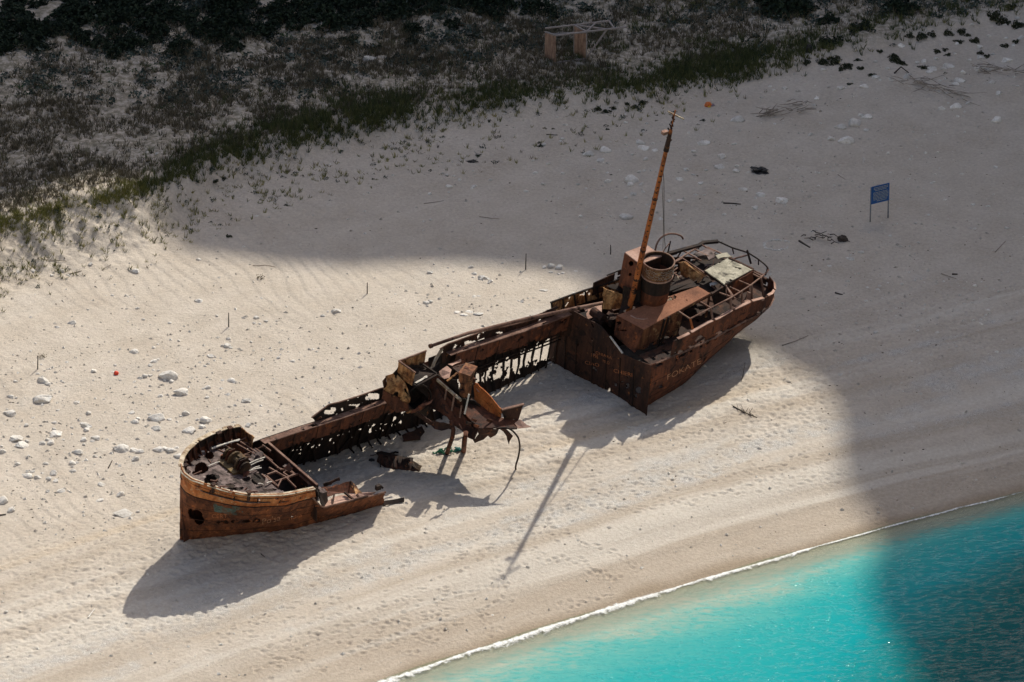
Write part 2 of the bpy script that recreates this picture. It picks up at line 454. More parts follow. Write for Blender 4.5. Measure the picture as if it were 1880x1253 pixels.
# ------------------------------------------------------------------ the cliffs that ring the cove and shade it
def build_cliff():
    edge = [(-60, 400), (0, 376), (60, 356), (130, 330), (210, 318), (264, 338), (302, 408), (335, 462), (420, 472), (520, 485), (620, 492), (720, 487), (850, 484), (930, 490), (1000, 497), (1060, 510),
            (1110, 555), (1220, 572), (1300, 598), (1345, 626), (1385, 640), (1430, 664), (1480, 690), (1520, 725), (1540, 770), (1537, 850), (1550, 900), (1605, 960), (1612, 1010),
            (1588, 1060), (1600, 1120), (1650, 1190), (1685, 1253)]
    ca, sa = math.cos(SUN_AZ), math.sin(SUN_AZ)
    pts = []
    for i, (px, py) in enumerate(edge):
        p = at(px, py)
        s = p.x * sa + p.y * ca; a = p.x * ca - p.y * sa
        pts.append((a, s - p.z / math.tan(SUN_EL)))
    pts.sort()
    pa = np.array([q[0] for q in pts]); ps = np.array([q[1] for q in pts])
    pa = np.concatenate([[-420, -140, -80], pa, [60, 85, 140, 420]])
    ps = np.concatenate([[-20, -6, ps[0] - 2], ps, [-42, -60, -66, -80]])
    av = np.concatenate([np.linspace(-400, -60, 60), np.arange(-58, 70, .8), np.linspace(72, 400, 60)])
    se = np.interp(av, pa, ps)
    cn = 8 * vn(av * .03, av * 0, 4)
    s_c = 178 + np.where(np.abs(av) > 60, cn * 1.5, cn * .4)
    s_b = np.maximum(84, (66 + .4756 * av) / .88) + 6 * vn(av * .05, av * 0, 14)
    s_b = np.minimum(s_b, s_c - 30)
    zt = (s_c - se) * math.tan(SUN_EL)
    rows = 70
    V = []
    tt = np.concatenate([np.linspace(0, 1, rows), [1.0, 1.0]])
    for k, t in enumerate(tt):
        if k < rows:
            s = s_b + (s_c - s_b) * t
            z = -4 + (zt + 4) * t ** 1.25
            amp = 5.0 * math.sin(math.pi * t) ** .6 if 0 < t < 1 else 0
            n = fbm(av * .05, z * .035, 4, 33) + .4 * fbm(av * .22, z * .05, 3, 35)
            s = s - amp * np.abs(n) - (0 if t in (0, 1) else 0)
        elif k == rows:
            s = s_c + 160; z = zt + 20
        else:
            s = s_c + 420; z = zt + 30
        V.append(np.stack([av * ca + s * sa, -av * sa + s * ca, z], -1))
    V = np.stack(V)
    me = raw_mesh('cliff', V.reshape(-1, 3), grid_faces(len(av), len(tt)), True)
    m, nt, b = newmat('limestone_cliff')
    co = objcoord(nt, (1, 1, .35)); c2 = objcoord(nt)
    f = noi(nt, co, .05, 6, .65); g = noi(nt, c2, .25, 5, .6)
    base = ramp(nt, f, [(.3, (.36, .33, .28)), (.5, (.50, .47, .42)), (.7, (.40, .33, .25))])
    base = mix(nt, ramp(nt, g, [(.55, (0,) * 3), (.62, (1,) * 3)]), base, (.07, .085, .04))
    nt.links.new(base, b.inputs['Base Color']); b.inputs['Roughness'].default_value = .95
    bump(nt, g, b, .8, 2.0)
    tag(link('cliff', me, m), kind='structure')
build_cliff()
def build_far_cliff():
    # the opposite wall of the cove, in full sun, under and behind the viewpoint
    be = np.radians(np.linspace(105, 255, 140)); rows = 26
    V = []
    for k in range(rows + 2):
        t = min(1, k / (rows - 1))
        n = fbm(be * 14, np.full_like(be, t * 4), 4, 133)
        rr = 345 + 45 * t + 5 * n * math.sin(math.pi * t) + (0 if k < rows else (60 if k == rows else 400))
        z = -4 + t * (186 + 8 * vn(be * 6, be * 0, 3) * (np.abs(be - math.pi) > .12)) + (0 if k < rows else -1.0)
        V.append(np.stack([np.sin(be) * rr, np.cos(be) * rr, z + 0 * be], -1))
    me = raw_mesh('cliff', np.stack(V).reshape(-1, 3), grid_faces(len(be), rows + 2), True)
    tag(link('cliff', me, bpy.data.materials['limestone_cliff']), kind='structure')
build_far_cliff()
# ------------------------------------------------------------------ rust and other materials for the wreck
def rust(name, stops, spots=(.40, .15, .045), spot_amt=.35, streak=.6, scale=.9, zs=.35, dark=.35):
    m, nt, b = newmat(name)
    co = objcoord(nt); cs = objcoord(nt, (2.2, 2.2, .22)); cz = objcoord(nt, (1, 1, zs))
    f = noi(nt, cz, scale, 7, .68, .4)
    base = ramp(nt, f, [(.30, stops[0]), (.44, stops[1]), (.60, stops[2])])
    s = noi(nt, cs, 2.0, 5, .62)
    base = mix(nt, streak, base, ramp(nt, s, [(.30, (.22,) * 3), (.52, (.5,) * 3), (.72, (.74,) * 3)]), 'OVERLAY')
    g = noi(nt, co, 2.3, 6, .7, .3)
    base = mix(nt, ramp(nt, g, [(.62 - .22 * spot_amt, (0,) * 3), (.74 - .18 * spot_amt, (.9,) * 3)]), base, spots)
    k = noi(nt, co, 1.4, 6, .7, .8)
    base = mix(nt, ramp(nt, k, [(.60 - .14 * dark, (0,) * 3), (.68 - .1 * dark, (.92,) * 3)]), base, (.016, .011, .010))
    h = noi(nt, co, 9.0, 5, .7)
    base = mix(nt, .5, base, ramp(nt, h, [(.3, (.33,) * 3), (.5, (.5,) * 3), (.7, (.66,) * 3)]), 'OVERLAY')
    nt.links.new(base, b.inputs['Base Color'])
    b.inputs['Roughness'].default_value = .82
    b.inputs['Specular IOR Level'].default_value = .25
    bump(nt, math_(nt, 'ADD', h, math_(nt, 'MULTIPLY', g, 1.5)), b, .55, .04)
    return m
M = {}
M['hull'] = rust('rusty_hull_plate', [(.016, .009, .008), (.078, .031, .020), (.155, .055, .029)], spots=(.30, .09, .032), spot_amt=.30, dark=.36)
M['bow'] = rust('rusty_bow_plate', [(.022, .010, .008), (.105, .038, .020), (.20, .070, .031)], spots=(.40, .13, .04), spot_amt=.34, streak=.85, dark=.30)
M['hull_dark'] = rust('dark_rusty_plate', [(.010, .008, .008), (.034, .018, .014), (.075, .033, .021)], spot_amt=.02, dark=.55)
M['strake'] = rust('orange_peeling_strake', [(.12, .036, .018), (.36, .105, .030), (.50, .20, .075)], spots=(.62, .46, .28), spot_amt=.26, streak=.8, scale=1.1, zs=.5, dark=.02)
M['black'] = rust('black_rust', [(.008, .007, .008), (.018, .013, .012), (.04, .024, .018)], spot_amt=-.2, dark=.5)  # near-black rust for interiors and other dark parts
M['deck'] = rust('weathered_deck_plate', [(.028, .02, .02), (.10, .07, .066), (.22, .17, .16)], spots=(.30, .24, .22), spot_amt=.2, streak=.2, dark=.75)
M['roof'] = rust('orange_brown_roof_plate', [(.17, .075, .045), (.27, .118, .068), (.34, .155, .09)], spots=(.20, .08, .05), spot_amt=.1, streak=.1, scale=.5, zs=1, dark=-.05)
M['pink'] = rust('pinkish_rust_plate', [(.24, .14, .105), (.36, .22, .17), (.46, .30, .24)], spots=(.22, .11, .07), spot_amt=.15, streak=.15, dark=-.1)
M['mast'] = rust('orange_mast_paint', [(.13, .042, .02), (.36, .105, .03), (.44, .15, .045)], spots=(.05, .025, .018), spot_amt=.35, streak=.3, scale=2.2, dark=.1)
M['tan'] = rust('peeling_tan_paint', [(.15, .055, .024), (.34, .15, .058), (.52, .31, .15)], spots=(.09, .035, .018), spot_amt=.62, streak=.95, scale=1.6, zs=.4, dark=.42)
M['cream'] = rust('flaking_cream_paint', [(.20, .14, .09), (.40, .32, .22), (.60, .53, .42)], spots=(.13, .06, .03), spot_amt=.5, streak=.3, scale=1.6, dark=.0)
M['panel'] = rust('lichened_grey_panel', [(.09, .09, .075), (.29, .27, .21), (.46, .43, .34)], spots=(.07, .065, .06), spot_amt=.35, streak=.1, scale=1.3, zs=1, dark=.2)
M['bar'] = rust('rusty_bar', [(.05, .026, .02), (.14, .075, .056), (.25, .155, .12)], spots=(.10, .05, .03), spot_amt=.3, streak=.2, dark=.1)
M['pale'] = rust('pale_bleached_bar', [(.30, .28, .25), (.52, .49, .44), (.66, .63, .58)], spots=(.2, .13, .09), spot_amt=.2, streak=.2, dark=-.1)
M['collar'] = rust('scribbled_funnel_collar', [(.03, .018, .013), (.12, .055, .03), (.26, .13, .06)], spots=(.42, .25, .12), spot_amt=.2, streak=.5, dark=.4)
def flat(name, c, rough=.7, var=.25, scale=6):
    m, nt, b = newmat(name)
    n = noi(nt, objcoord(nt), scale, 4, .6)
    nt.links.new(ramp(nt, n, [(.3, [x * (1 - var) for x in c]), (.7, [min(1, x * (1 + var)) for x in c])]), b.inputs['Base Color'])
    b.inputs['Roughness'].default_value = rough
    return m
M['scratch'] = flat('scratched_bright_rust', (.44, .155, .06), .9)
M['scratch_pale'] = flat('pale_scratched_rust', (.42, .22, .12), .9)
M['white'] = flat('weathered_white', (.66, .64, .60), .8)
M['rope'] = flat('old_rope', (.09, .075, .06), .95)

# ------------------------------------------------------------------ mesh builder
rnd = random.Random(11)
class MB:
    def __init__(s): s.v = []; s.f = []
    def add(s, vs, fs):
        o = len(s.v); s.v += [tuple(p) for p in vs]; s.f += [tuple(o + i for i in f) for f in fs]
    def box(s, c, size, M3=None):
        h = [x / 2 for x in size]; c = Vector(c)
        vs = []
        for x in (-1, 1):
            for y in (-1, 1):
                for z in (-1, 1):
                    p = Vector((x * h[0], y * h[1], z * h[2]))
                    vs.append(c + (M3 @ p if M3 is not None else p))
        s.add(vs, [(0, 1, 3, 2), (4, 6, 7, 5), (0, 4, 5, 1), (2, 3, 7, 6), (0, 2, 6, 4), (1, 5, 7, 3)])
        return s
    def bar(s, a, b, w=.08, h=.08):
        a = Vector(a); b = Vector(b); d = b - a
        q = d.to_track_quat('X', 'Z').to_matrix()
        return s.box((a + b) / 2, (d.length, w, h), q)
    def tube(s, pts, r, n=8, cap=True):
        pts = [Vector(p) for p in pts]; k = len(pts)
        rs = r if isinstance(r, (list, tuple)) else [r] * k
        vs = []; prev = None
        for i, p in enumerate(pts):
            t = (pts[min(i + 1, k - 1)] - pts[max(i - 1, 0)]).normalized()
            if prev is None:
                a = t.orthogonal().normalized()
            else:
                a = (prev - t * prev.dot(t)).normalized()
            prev = a; b = t.cross(a)
            for j in range(n):
                an = 2 * math.pi * j / n
                vs.append(p + (a * math.cos(an) + b * math.sin(an)) * rs[i])
        fs = []
        for i in range(k - 1):
            for j in range(n):
                fs.append((i * n + j, i * n + (j + 1) % n, (i + 1) * n + (j + 1) % n, (i + 1) * n + j))
        if cap:
            fs.append(tuple(range(n - 1, -1, -1))); fs.append(tuple((k - 1) * n + j for j in range(n)))
        s.add(vs, fs); return s
    def poly(s, pts, th=.04, rag=0.0, step=.22, edges=None):
        """flat plate of a given outline and thickness; rag jitters the edges"""
        pts = [Vector(p) for p in pts]
        c = sum(pts, Vector()) / len(pts)
        nrm = Vector()
        for i in range(len(pts)):
            nrm += (pts[i] - c).cross(pts[(i + 1) % len(pts)] - c)
        nrm.normalize()
        out = []
        for i, p in enumerate(pts):
            q = pts[(i + 1) % len(pts)]; out.append(p)
            if rag and (edges is None or i in edges):
                L = (q - p).length; n = int(L / step)
                inw = nrm.cross(q - p).normalized()
                for k in range(1, n):
                    out.append(p.lerp(q, (k + rnd.uniform(-.3, .3)) / n) + inw * rnd.uniform(-rag * .35, rag))
        n = len(out)
        vs = [p + nrm * th / 2 for p in out] + [p - nrm * th / 2 for p in out]
        fs = [tuple(range(n)), tuple(range(2 * n - 1, n - 1, -1))]
        fs += [(i + n, (i + 1) % n + n, (i + 1) % n, i) for i in range(n)]
        s.add(vs, fs); return s
    def sheet(s, fn, n, m, keep=None, th=.04):
        """curved plate fn(s,t) -> point, cells dropped where keep(s,t,p) is False"""
        g = [[Vector(fn(i / n, j / m)) for i in range(n + 1)] for j in range(m + 1)]
        K = [[True if keep is None else bool(keep((i + .5) / n, (j + .5) / m, (g[j][i] + g[j + 1][i + 1]) / 2)) for i in range(n)] for j in range(m)]
        N = [[None] * (n + 1) for _ in range(m + 1)]
        for j in range(m + 1):
            for i in range(n + 1):
                du = g[j][min(i + 1, n)] - g[j][max(i - 1, 0)]; dv = g[min(j + 1, m)][i] - g[max(j - 1, 0)][i]
                q = du.cross(dv); N[j][i] = q.normalized() if q.length > 1e-9 else Vector((0, 0, 1))
        o = len(s.v); idx = {}
        def vid(i, j, side):
            k = (i, j, side)
            if k not in idx:
                idx[k] = len(s.v); s.v.append(tuple(g[j][i] + N[j][i] * (th / 2 if side else -th / 2)))
            return idx[k]
        for j in range(m):
            for i in range(n):
                if not K[j][i]: continue
                s.f.append((vid(i, j, 1), vid(i + 1, j, 1), vid(i + 1, j + 1, 1), vid(i, j + 1, 1)))
                s.f.append((vid(i, j + 1, 0), vid(i + 1, j + 1, 0), vid(i + 1, j, 0), vid(i, j, 0)))
                for (di, dj, a, b) in ((0, -1, (i, j), (i + 1, j)), (1, 0, (i + 1, j), (i + 1, j + 1)), (0, 1, (i + 1, j + 1), (i, j + 1)), (-1, 0, (i, j + 1), (i, j))):
                    ii, jj = i + di, j + dj
                    if not (0 <= ii < n and 0 <= jj < m) or not K[jj][ii]:
                        s.f.append((vid(*a, 0), vid(*b, 0), vid(*b, 1), vid(*a, 1)))
        return s
    def build(s, name, mat, parent=None, smooth=False):
        me = bpy.data.meshes.new(name); me.from_pydata(s.v, [], s.f); me.update()
        if smooth: me.polygons.foreach_set('use_smooth', [True] * len(me.polygons))
        return link(name, me, mat, parent)

# ------------------------------------------------------------------ the wreck: its own frame (x towards the bow, y to the seaward side, z up the listing hull)
_phi, _th = R(40), R(10)
_u = np.array([-math.cos(_phi), -math.sin(_phi), 0]); _wh = np.array([math.sin(_phi), -math.cos(_phi), 0])
_w = _wh * math.cos(_th) - np.array([0, 0, 1]) * math.sin(_th)
_v = np.array([0, 0, 1]) * math.cos(_th) + _wh * math.sin(_th)
SM = np.array([_u, _w, _v]); SO = np.array([5.1, -5.9, -.1])
ship = empty('shipwreck', SO)
ship.rotation_euler = Matrix(SM.T.tolist()).to_euler()
tag(ship, 'broken rust brown cargo shipwreck lying across the pale sand beach', 'shipwreck')
def toL(p): return Vector((SM @ (np.asarray(p, float) - SO)).tolist())
def toW(p): return SO + SM.T @ np.asarray(p, float)
def spx(p): return project(toW(p))
def P(x, y, **k):
    (n, val), = k.items(); i = 'uwv'.index(n)
    c = SM @ (CAM - SO); d = SM @ ray(x, y); t = (val - c[i]) / d[i]
    return Vector((c + d * t).tolist())
def PG(x, y, dz=0): return toL(np.array(gat(x, y)) + np.array([0, 0, dz]))
def Z(x0, y0, s):
    return lambda x, y: (x0 + x / s, y0 + y / s)
zb = Z(320, 770, 6.267); zm = Z(680, 630, 6.267); zs = Z(1120, 430, 6.267); z4 = Z(1000, 400, 4.178); z3 = Z(780, 480, 4.476); z2 = Z(560, 600, 3.917)
def pl(z, pts, **k): return [P(*z(*p), **k) for p in pts]
def interp(x, xs, ys): return float(np.interp(x, xs, ys))
def resample(pts, n):
    pts = [Vector(p) for p in pts]; L = [0]
    for a, b in zip(pts[:-1], pts[1:]): L.append(L[-1] + (b - a).length)
    A = np.array([tuple(p) for p in pts]); t = np.linspace(0, L[-1], n)
    return [Vector((float(np.interp(x, L, A[:, 0])), float(np.interp(x, L, A[:, 1])), float(np.interp(x, L, A[:, 2])))) for x in t]
def smooth_curve(pts, n):
    q = resample(pts, n)
    for _ in range(2):
        q = [q[0]] + [(q[i - 1] + q[i] * 2 + q[i + 1]) / 4 for i in range(1, n - 1)] + [q[-1]]
    return q
def fn_n(p, sc, seed): return mnoise.noise(Vector((p[0] * sc + seed, p[1] * sc, p[2] * sc)))
def in_spots(px, spots, e=2):
    for (x, y, rx, ry) in spots:
        if abs((px[0] - x) / rx) ** e + abs((px[1] - y) / ry) ** e < 1: return True
    return False
def text_on(parent, s, fn, mat, size=1.0, name='graffiti'):
    """lettering laid on a surface: fn(x, y) gives the point for text coordinates"""
    cu = bpy.data.curves.new(name, 'FONT'); cu.body = s; cu.size = size; cu.resolution_u = 3; cu.offset = -.008
    o = bpy.data.objects.new(name + '_tmp', cu); C.objects.link(o)
    dg = bpy.context.evaluated_depsgraph_get()
    me0 = o.evaluated_get(dg).to_mesh()
    vs = [fn(v.co.x, v.co.y) for v in me0.vertices]; fs = [tuple(p.vertices) for p in me0.polygons]
    me = bpy.data.meshes.new(name); me.from_pydata([tuple(v) for v in vs], [], fs)
    bpy.data.objects.remove(o); bpy.data.curves.remove(cu)
    return link(name, me, mat, parent)

# ---------- bow
rim_px = [(332, 852, 6.25), (336, 868, 6.15), (352, 880, 5.95), (384, 891, 5.7), (420, 902, 5.45), (459, 909, 5.2), (520, 908, 4.8), (577, 896, 4.5)]
rimP = smooth_curve([P(a, b, v=c) for a, b, c in rim_px], 90)
rimS = smooth_curve([P(a, b, v=c) for a, b, c in [(332, 852, 6.25), (336, 838, 6.1), (344, 826, 5.9), (362, 810, 5.5), (387, 797, 5.1), (415, 786, 4.75), (441, 782, 4.45)]], 70)
footP_all = [PG(330, 998), PG(361, 997), PG(453, 989), PG(540, 979), PG(590, 967)]
footP = smooth_curve(footP_all, 90)
def bow_side(s, t, rim, foot, sg=1):
    i = s * (len(rim) - 1); k = min(int(i), len(rim) - 2); f = i - k
    a = rim[k].lerp(rim[k + 1], f); b = foot[k].lerp(foot[k + 1], f)
    p = a.lerp(b, t)
    dent = .05 * mnoise.noise(p * .7) + .025 * mnoise.noise(p * 1.9)
    p = p + Vector((0, dent if sg > 0 else -dent, 0))
    bulge = math.sin(math.pi * min(t, 1)) * .22 * math.sin(math.pi * min(1, s * 1.2)) ** .5
    return p + Vector((.3 * (1 - s), .9, -.1)).normalized() * bulge * sg if sg > 0 else p + Vector((.3 * (1 - s), -.9, -.1)).normalized() * bulge
bs = lambda s, t: bow_side(s, t, rimP, footP)
hawse = [(359, 945, 13, 9), (366, 955, 9, 9), (350, 940, 5, 6)]
row = [(402, 958, 5, 3), (413, 959, 8, 3.5), (431, 958, 7, 3.5), (452, 957, 8, 3.5), (471, 956, 7, 4.5), (475, 918, 3.6, 2.2), (508, 916, 3.6, 2.2), (536, 949, 2.5, 1.5)]
BAND = .26
def keep_bow(s, t, p):
    px = spx(p)
    if in_spots(px, hawse): return False
    if in_spots(px, row) and fn_n(p, 3, 5) > -.45: return False
    return True
b = MB().sheet(lambda s, t: bs(s, BAND + t * (1.3 - BAND)), 200, 60, keep_bow, .05)
bow_hull = b.build('bow_hull', M['bow'], ship, True)
def strake_pt(s, t):
    return bs(s, -.01 + t * (BAND + .02)) + Vector((.015, .035, 0))
b = MB().sheet(strake_pt, 150, 10, lambda s, t, p: not in_spots(spx(p), row), .05)
strake = b.build('bulwark_strake', M['strake'], ship, True)
strake['label'] = 'orange and cream peeling upper band of the bow'
# raised rubbing bead along the lower edge of the band and a second one higher
b = MB().tube([strake_pt(i / 60, 1.0) + Vector((0, .03, 0)) for i in range(61)], .05, 6)
b.tube([strake_pt(i / 60, .30) + Vector((0, .02, 0)) for i in range(61)], .03, 6)
b.build('rubbing_bead', M['hull_dark'], strake)
# plate seams
b = MB()
for t in (.47, .66, .86):
    b.tube([bs(i / 60, t) + Vector((.01, .03, 0)) for i in range(61)], .018, 5)
b.build('plate_seam', M['hull_dark'], bow_hull)
# teal paint left on the plates: a thin irregular sheet
def teal_keep(s, t, p):
    return fn_n(p, .9, 3) + .5 * fn_n(p, 4, 8) + .25 - abs(t - .4) * .5 - abs(s - .4) * .45 > 0
b = MB().sheet(lambda s, t: bs(.26 + s * .28, .29 + t * .19) + Vector((.015, .03, 0)), 90, 26, teal_keep, .012)
M['teal'] = rust('worn_teal_paint', [(.03, .045, .04), (.05, .09, .082), (.13, .17, .15)], spots=(.16, .065, .03), spot_amt=.62, streak=.5, dark=.2)
tp = b.build('paint_patch', M['teal'], bow_hull); tp['label'] = 'worn teal paint patch'
# starboard bow shell
footS = [Vector((p.x, -max(p.y, 0) * .95 - .2, p.z - 1.2 * min(1, i / 20))) for i, p in enumerate(resample(footP, 70))]
b = MB().sheet(lambda s, t: bow_side(s, t * 1.15, rimS, footS, -1), 60, 20, None, .05)
b.build('bow_hull', M['hull'], ship, True)
# cap rail round the forecastle
rail_line = list(reversed(rimS)) + rimP[1:]
b = MB()
wv = []
for i, p in enumerate(rail_line):
    t = (rail_line[min(i + 1, len(rail_line) - 1)] - rail_line[max(i - 1, 0)]); t.z = 0; t.normalize()
    n_ = Vector((-t.y, t.x, 0))
    wob = .02 * fn_n(p, 2, 1)
    wv.append((p + n_ * .13 + Vector((0, 0, wob)), p - n_ * .15 + Vector((0, 0, wob))))
b.sheet(lambda s, t: wv[int(round(s * (len(wv) - 1)))][0].lerp(wv[int(round(s * (len(wv) - 1)))][1], t), len(wv) - 1, 2, lambda s, t, p: fn_n(p, 2.6, 4) < .48, .05)
b.build('cap_rail', M['cream'], ship)
# inner bulwark of the far side, forecastle deck
def deck_v(u): return interp(u, [20, 24, 25.4, 27.6, 29.7, 31.6, 32.6], [3.5, 3.7, 3.85, 4.15, 4.55, 5.05, 5.45])
pu = [p.x for p in rimP]; pw = [p.y for p in rimP]; su = [p.x for p in rimS]; sw = [p.y for p in rimS]
op = np.argsort(pu); os_ = np.argsort(su)
def wP(u): return float(np.interp(u, np.array(pu)[op], np.array(pw)[op])) - .08
def wS(u): return float(np.interp(u, np.array(su)[os_], np.array(sw)[os_])) + .08
deck_holes = [(*zb(310, 565), 12, 11), (*zb(430, 700), 13, 11), (*zb(960, 690), 12, 11), (*zb(1000, 700), 8, 10), (*zb(400, 420), 9, 7), (*zb(640, 330), 11, 8), (*zb(580, 470), 10, 9), (*zb(520, 330), 9, 5),
              (*zb(640, 770), 8, 3.5), (*zb(700, 800), 16, 3), (*zb(830, 690), 7, 5), (*zb(1100, 820), 12, 3), (*zb(480, 250), 8, 4), (*zb(900, 530), 5, 4), (*zb(250, 620), 8, 4), (*zb(720, 600), 18, 4)]
def deck_keep(s, t, p):
    q = spx(p)
    j = (q[0] + 2.5 * fn_n(p, 2.2, 1), q[1] + 2.5 * fn_n(p, 2.2, 7))
    if in_spots(j, deck_holes): return False
    if p.x < 27.0 + .5 * fn_n(p, 1.5, 2): return fn_n(p, .8, 12) > .28 and p.y > -2
    return fn_n(p, 1.3, 9) < .36
def deck_fn(s, t):
    u = 32.3 - s * 8.0; a, c = wS(u), wP(u)
    if u > 32.1: a, c = a * .6, c * .6
    w_ = a + (c - a) * t
    return Vector((u, w_, deck_v(u) + .05 * (1 - (2 * t - 1) ** 2) + .05 * fn_n((u, w_, 0), .9, 3)))
b = MB().sheet(deck_fn, 90, 80, deck_keep, .03)
deck = b.build('forecastle_deck', M['deck'], ship)
# deck beams and the skeleton of the after half
lines = [((720, 290), (985, 440)), ((760, 262), (1010, 430)), ((930, 340), (1130, 485)), ((1015, 405), (1230, 590)), ((1060, 655), (1195, 775)), ((1090, 560), (1320, 690)),
         ((1180, 560), (1420, 640)), ((1440, 640), (1575, 760)), ((1160, 720), (1450, 620)), ((1070, 640), (1180, 600)), ((1255, 620), (1320, 580)), ((1320, 580), (1385, 628)), ((1385, 628), (1320, 665)), ((1320, 665), (1255, 620)),
         ((1290, 680), (1400, 790)), ((1015, 300), (1110, 370)), ((590, 310), (740, 400)), ((1010, 640), (1180, 770)), ((700, 620), (480, 710)), ((560, 560), (700, 480)), ((1190, 780), (1230, 700))]
for a, c in lines:
    u0 = P(*zb(*a), v=4.0); u1 = P(*zb(*c), v=4.0)
    u0.z = deck_v(u0.x) + .02; u1.z = deck_v(u1.x) + .02
    MB().bar(P(*zb(*a), v=u0.z), P(*zb(*c), v=u1.z), .07, .12).build('deck_beam', M['bar'], ship)
for a, c, r in [((430, 340), (750, 235), .06), ((455, 320), (745, 245), .035), ((860, 510), (1040, 440), .05), ((870, 535), (1020, 470), .04), ((850, 600), (1000, 560), .045), ((880, 580), (980, 540), .03), ((250, 390), (340, 370), .05),
                ((1060, 740), (1120, 720), .05), ((960, 745), (1020, 755), .06), ((390, 540), (560, 480), .04)]:
    a_ = P(*zb(*a), v=4.55); c_ = P(*zb(*c), v=4.4)
    a_ = P(*zb(*a), v=deck_v(a_.x) + .2); c_ = P(*zb(*c), v=deck_v(c_.x) + .12)
    MB().tube([a_, a_.lerp(c_, .5) + Vector((0, 0, .04)), c_], r, 6).build('loose_pipe', M['pale'], ship)
# windlass amid the deck
wl = P(*zb(720, 440), v=4.9); wl.z = deck_v(wl.x) + .45
b = MB()
b.tube([wl + Vector((0, -.75, 0)), wl + Vector((0, .75, 0))], .26, 14)
b.box(wl + Vector((.35, 0, -.3)), (.9, 1.5, .35)).box(wl + Vector((-.25, .1, .05)), (.35, .7, .6))
for yy in (-.78, -.2, .42, .8):
    b.tube([wl + Vector((0, yy - .05, 0)), wl + Vector((0, yy + .05, 0))], .52 if abs(yy) < .7 else .40, 16)
win = b.build('windlass', rust('windlass_rust', [(.02, .016, .014), (.075, .05, .03), (.16, .12, .06)], spots=(.28, .15, .06), spot_amt=.3, dark=.4), ship)
b = MB()
for yy in (-.5, .6):
    b.poly([wl + Vector((-.55, yy, -.55)), wl + Vector((.6, yy, -.55)), wl + Vector((.25, yy, .5)), wl + Vector((-.2, yy, .5))], .06)
b.build('side_frame', M['hull'], win)
MB().bar(P(*zb(725, 605), v=wl.z - .5), P(*zb(800, 480), v=wl.z + .15), .06, .1).build('brake_lever', M['cream'], win)
MB().bar(P(*zb(770, 430), v=wl.z + .1), P(*zb(880, 440), v=wl.z + .3), .06, .06).build('brake_lever', M['bar'], win)
# bits of wreckage standing on the deck
for i in range(26):
    u = rnd.uniform(25.2, 31.2); w_ = rnd.uniform(wS(u) + .4, wP(u) - .4)
    c = Vector((u, w_, deck_v(u) + .08))
    ang = rnd.uniform(0, math.pi); L = rnd.uniform(.25, .75)
    d = Vector((math.cos(ang), math.sin(ang), rnd.uniform(-.2, .5))) * L / 2
    if i % 3: MB().bar(c - d, c + d, .05, .08).build('scrap_piece', M['bar'], ship)
    else:
        e = Vector((-d.y, d.x, rnd.uniform(0, .3)))
        MB().poly([c - d, c + d * .8 + e * .3, c + d + e, c - d * .7 + e * 1.1], .03, .05).build('scrap_piece', M['deck'] if i % 2 else M['hull'], ship)
for zp in ((115, 500), (125, 550), (265, 280), (510, 180), (640, 120), (150, 625), (860, 860), (450, 770)):
    p = P(*zb(*zp), v=5.2); p = P(*zb(*zp), v=deck_v(min(p.x, 32.3)) + .75)
    MB().tube([p - Vector((0, 0, .45)), p + Vector((0, 0, .12))], .10, 8).box(p + Vector((0, 0, .14)), (.3, .26, .07)).build('bollard', M['hull_dark'], ship)
# end plate of the far bulwark and inner skin of that bulwark
e0 = rimS[-1]
MB().poly([P(444, 785, w=e0.y), P(467, 803, w=e0.y + 1.4), P(462, 826, w=e0.y + 1.35), P(441, 812, w=e0.y + .05)], .05, .08).build('bulwark_end_plate', M['tan'], ship)
b = MB().sheet(lambda s, t: Vector((rimS[int(s * 69)].x, rimS[int(s * 69)].y + .07, rimS[int(s * 69)].z - .05 - t * .85)), 69, 6, lambda s, t, p: fn_n(p, 1.5, 3) < .4, .03)
b.build('bulwark_lining', M['black'], ship)
for k in range(8):
    p = rimS[8 + k * 8]; MB().poly([p + Vector((0, .1, -.05)), p + Vector((0, .12, -.75)), p + Vector((0, .55, -.75))], .05).build('bulwark_stay', M['hull_dark'], ship)
for k in range(5):
    p = rimP[25 + k * 14]; MB().poly([p + Vector((0, -.1, -.05)), p + Vector((0, -.12, -.7)), p + Vector((0, -.5, -.7))], .05).build('bulwark_stay', M['hull_dark'], ship)
# the cross bulkhead behind the forecastle
tl, tr = P(494, 813, w=-1.7), P(584, 891, w=3.55)
MB().poly([tl, tr, tr + Vector((-.1, .1, -2.6)), tl + Vector((0, 0, -2.4))], .06, .1, edges=(2,)).build('forecastle_bulkhead', M['hull_dark'], ship)
MB().bar(tl + Vector((.06, 0, .03)), tr + Vector((.06, 0, .03)), .14, .07).build('bulkhead_flange', M['bar'], ship)
MB().poly([P(578, 893, w=3.8), P(600, 905, w=3.0), P(604, 935, w=3.0), P(592, 934, w=3.85)], .05, .12).build('torn_plate', M['black'], ship)
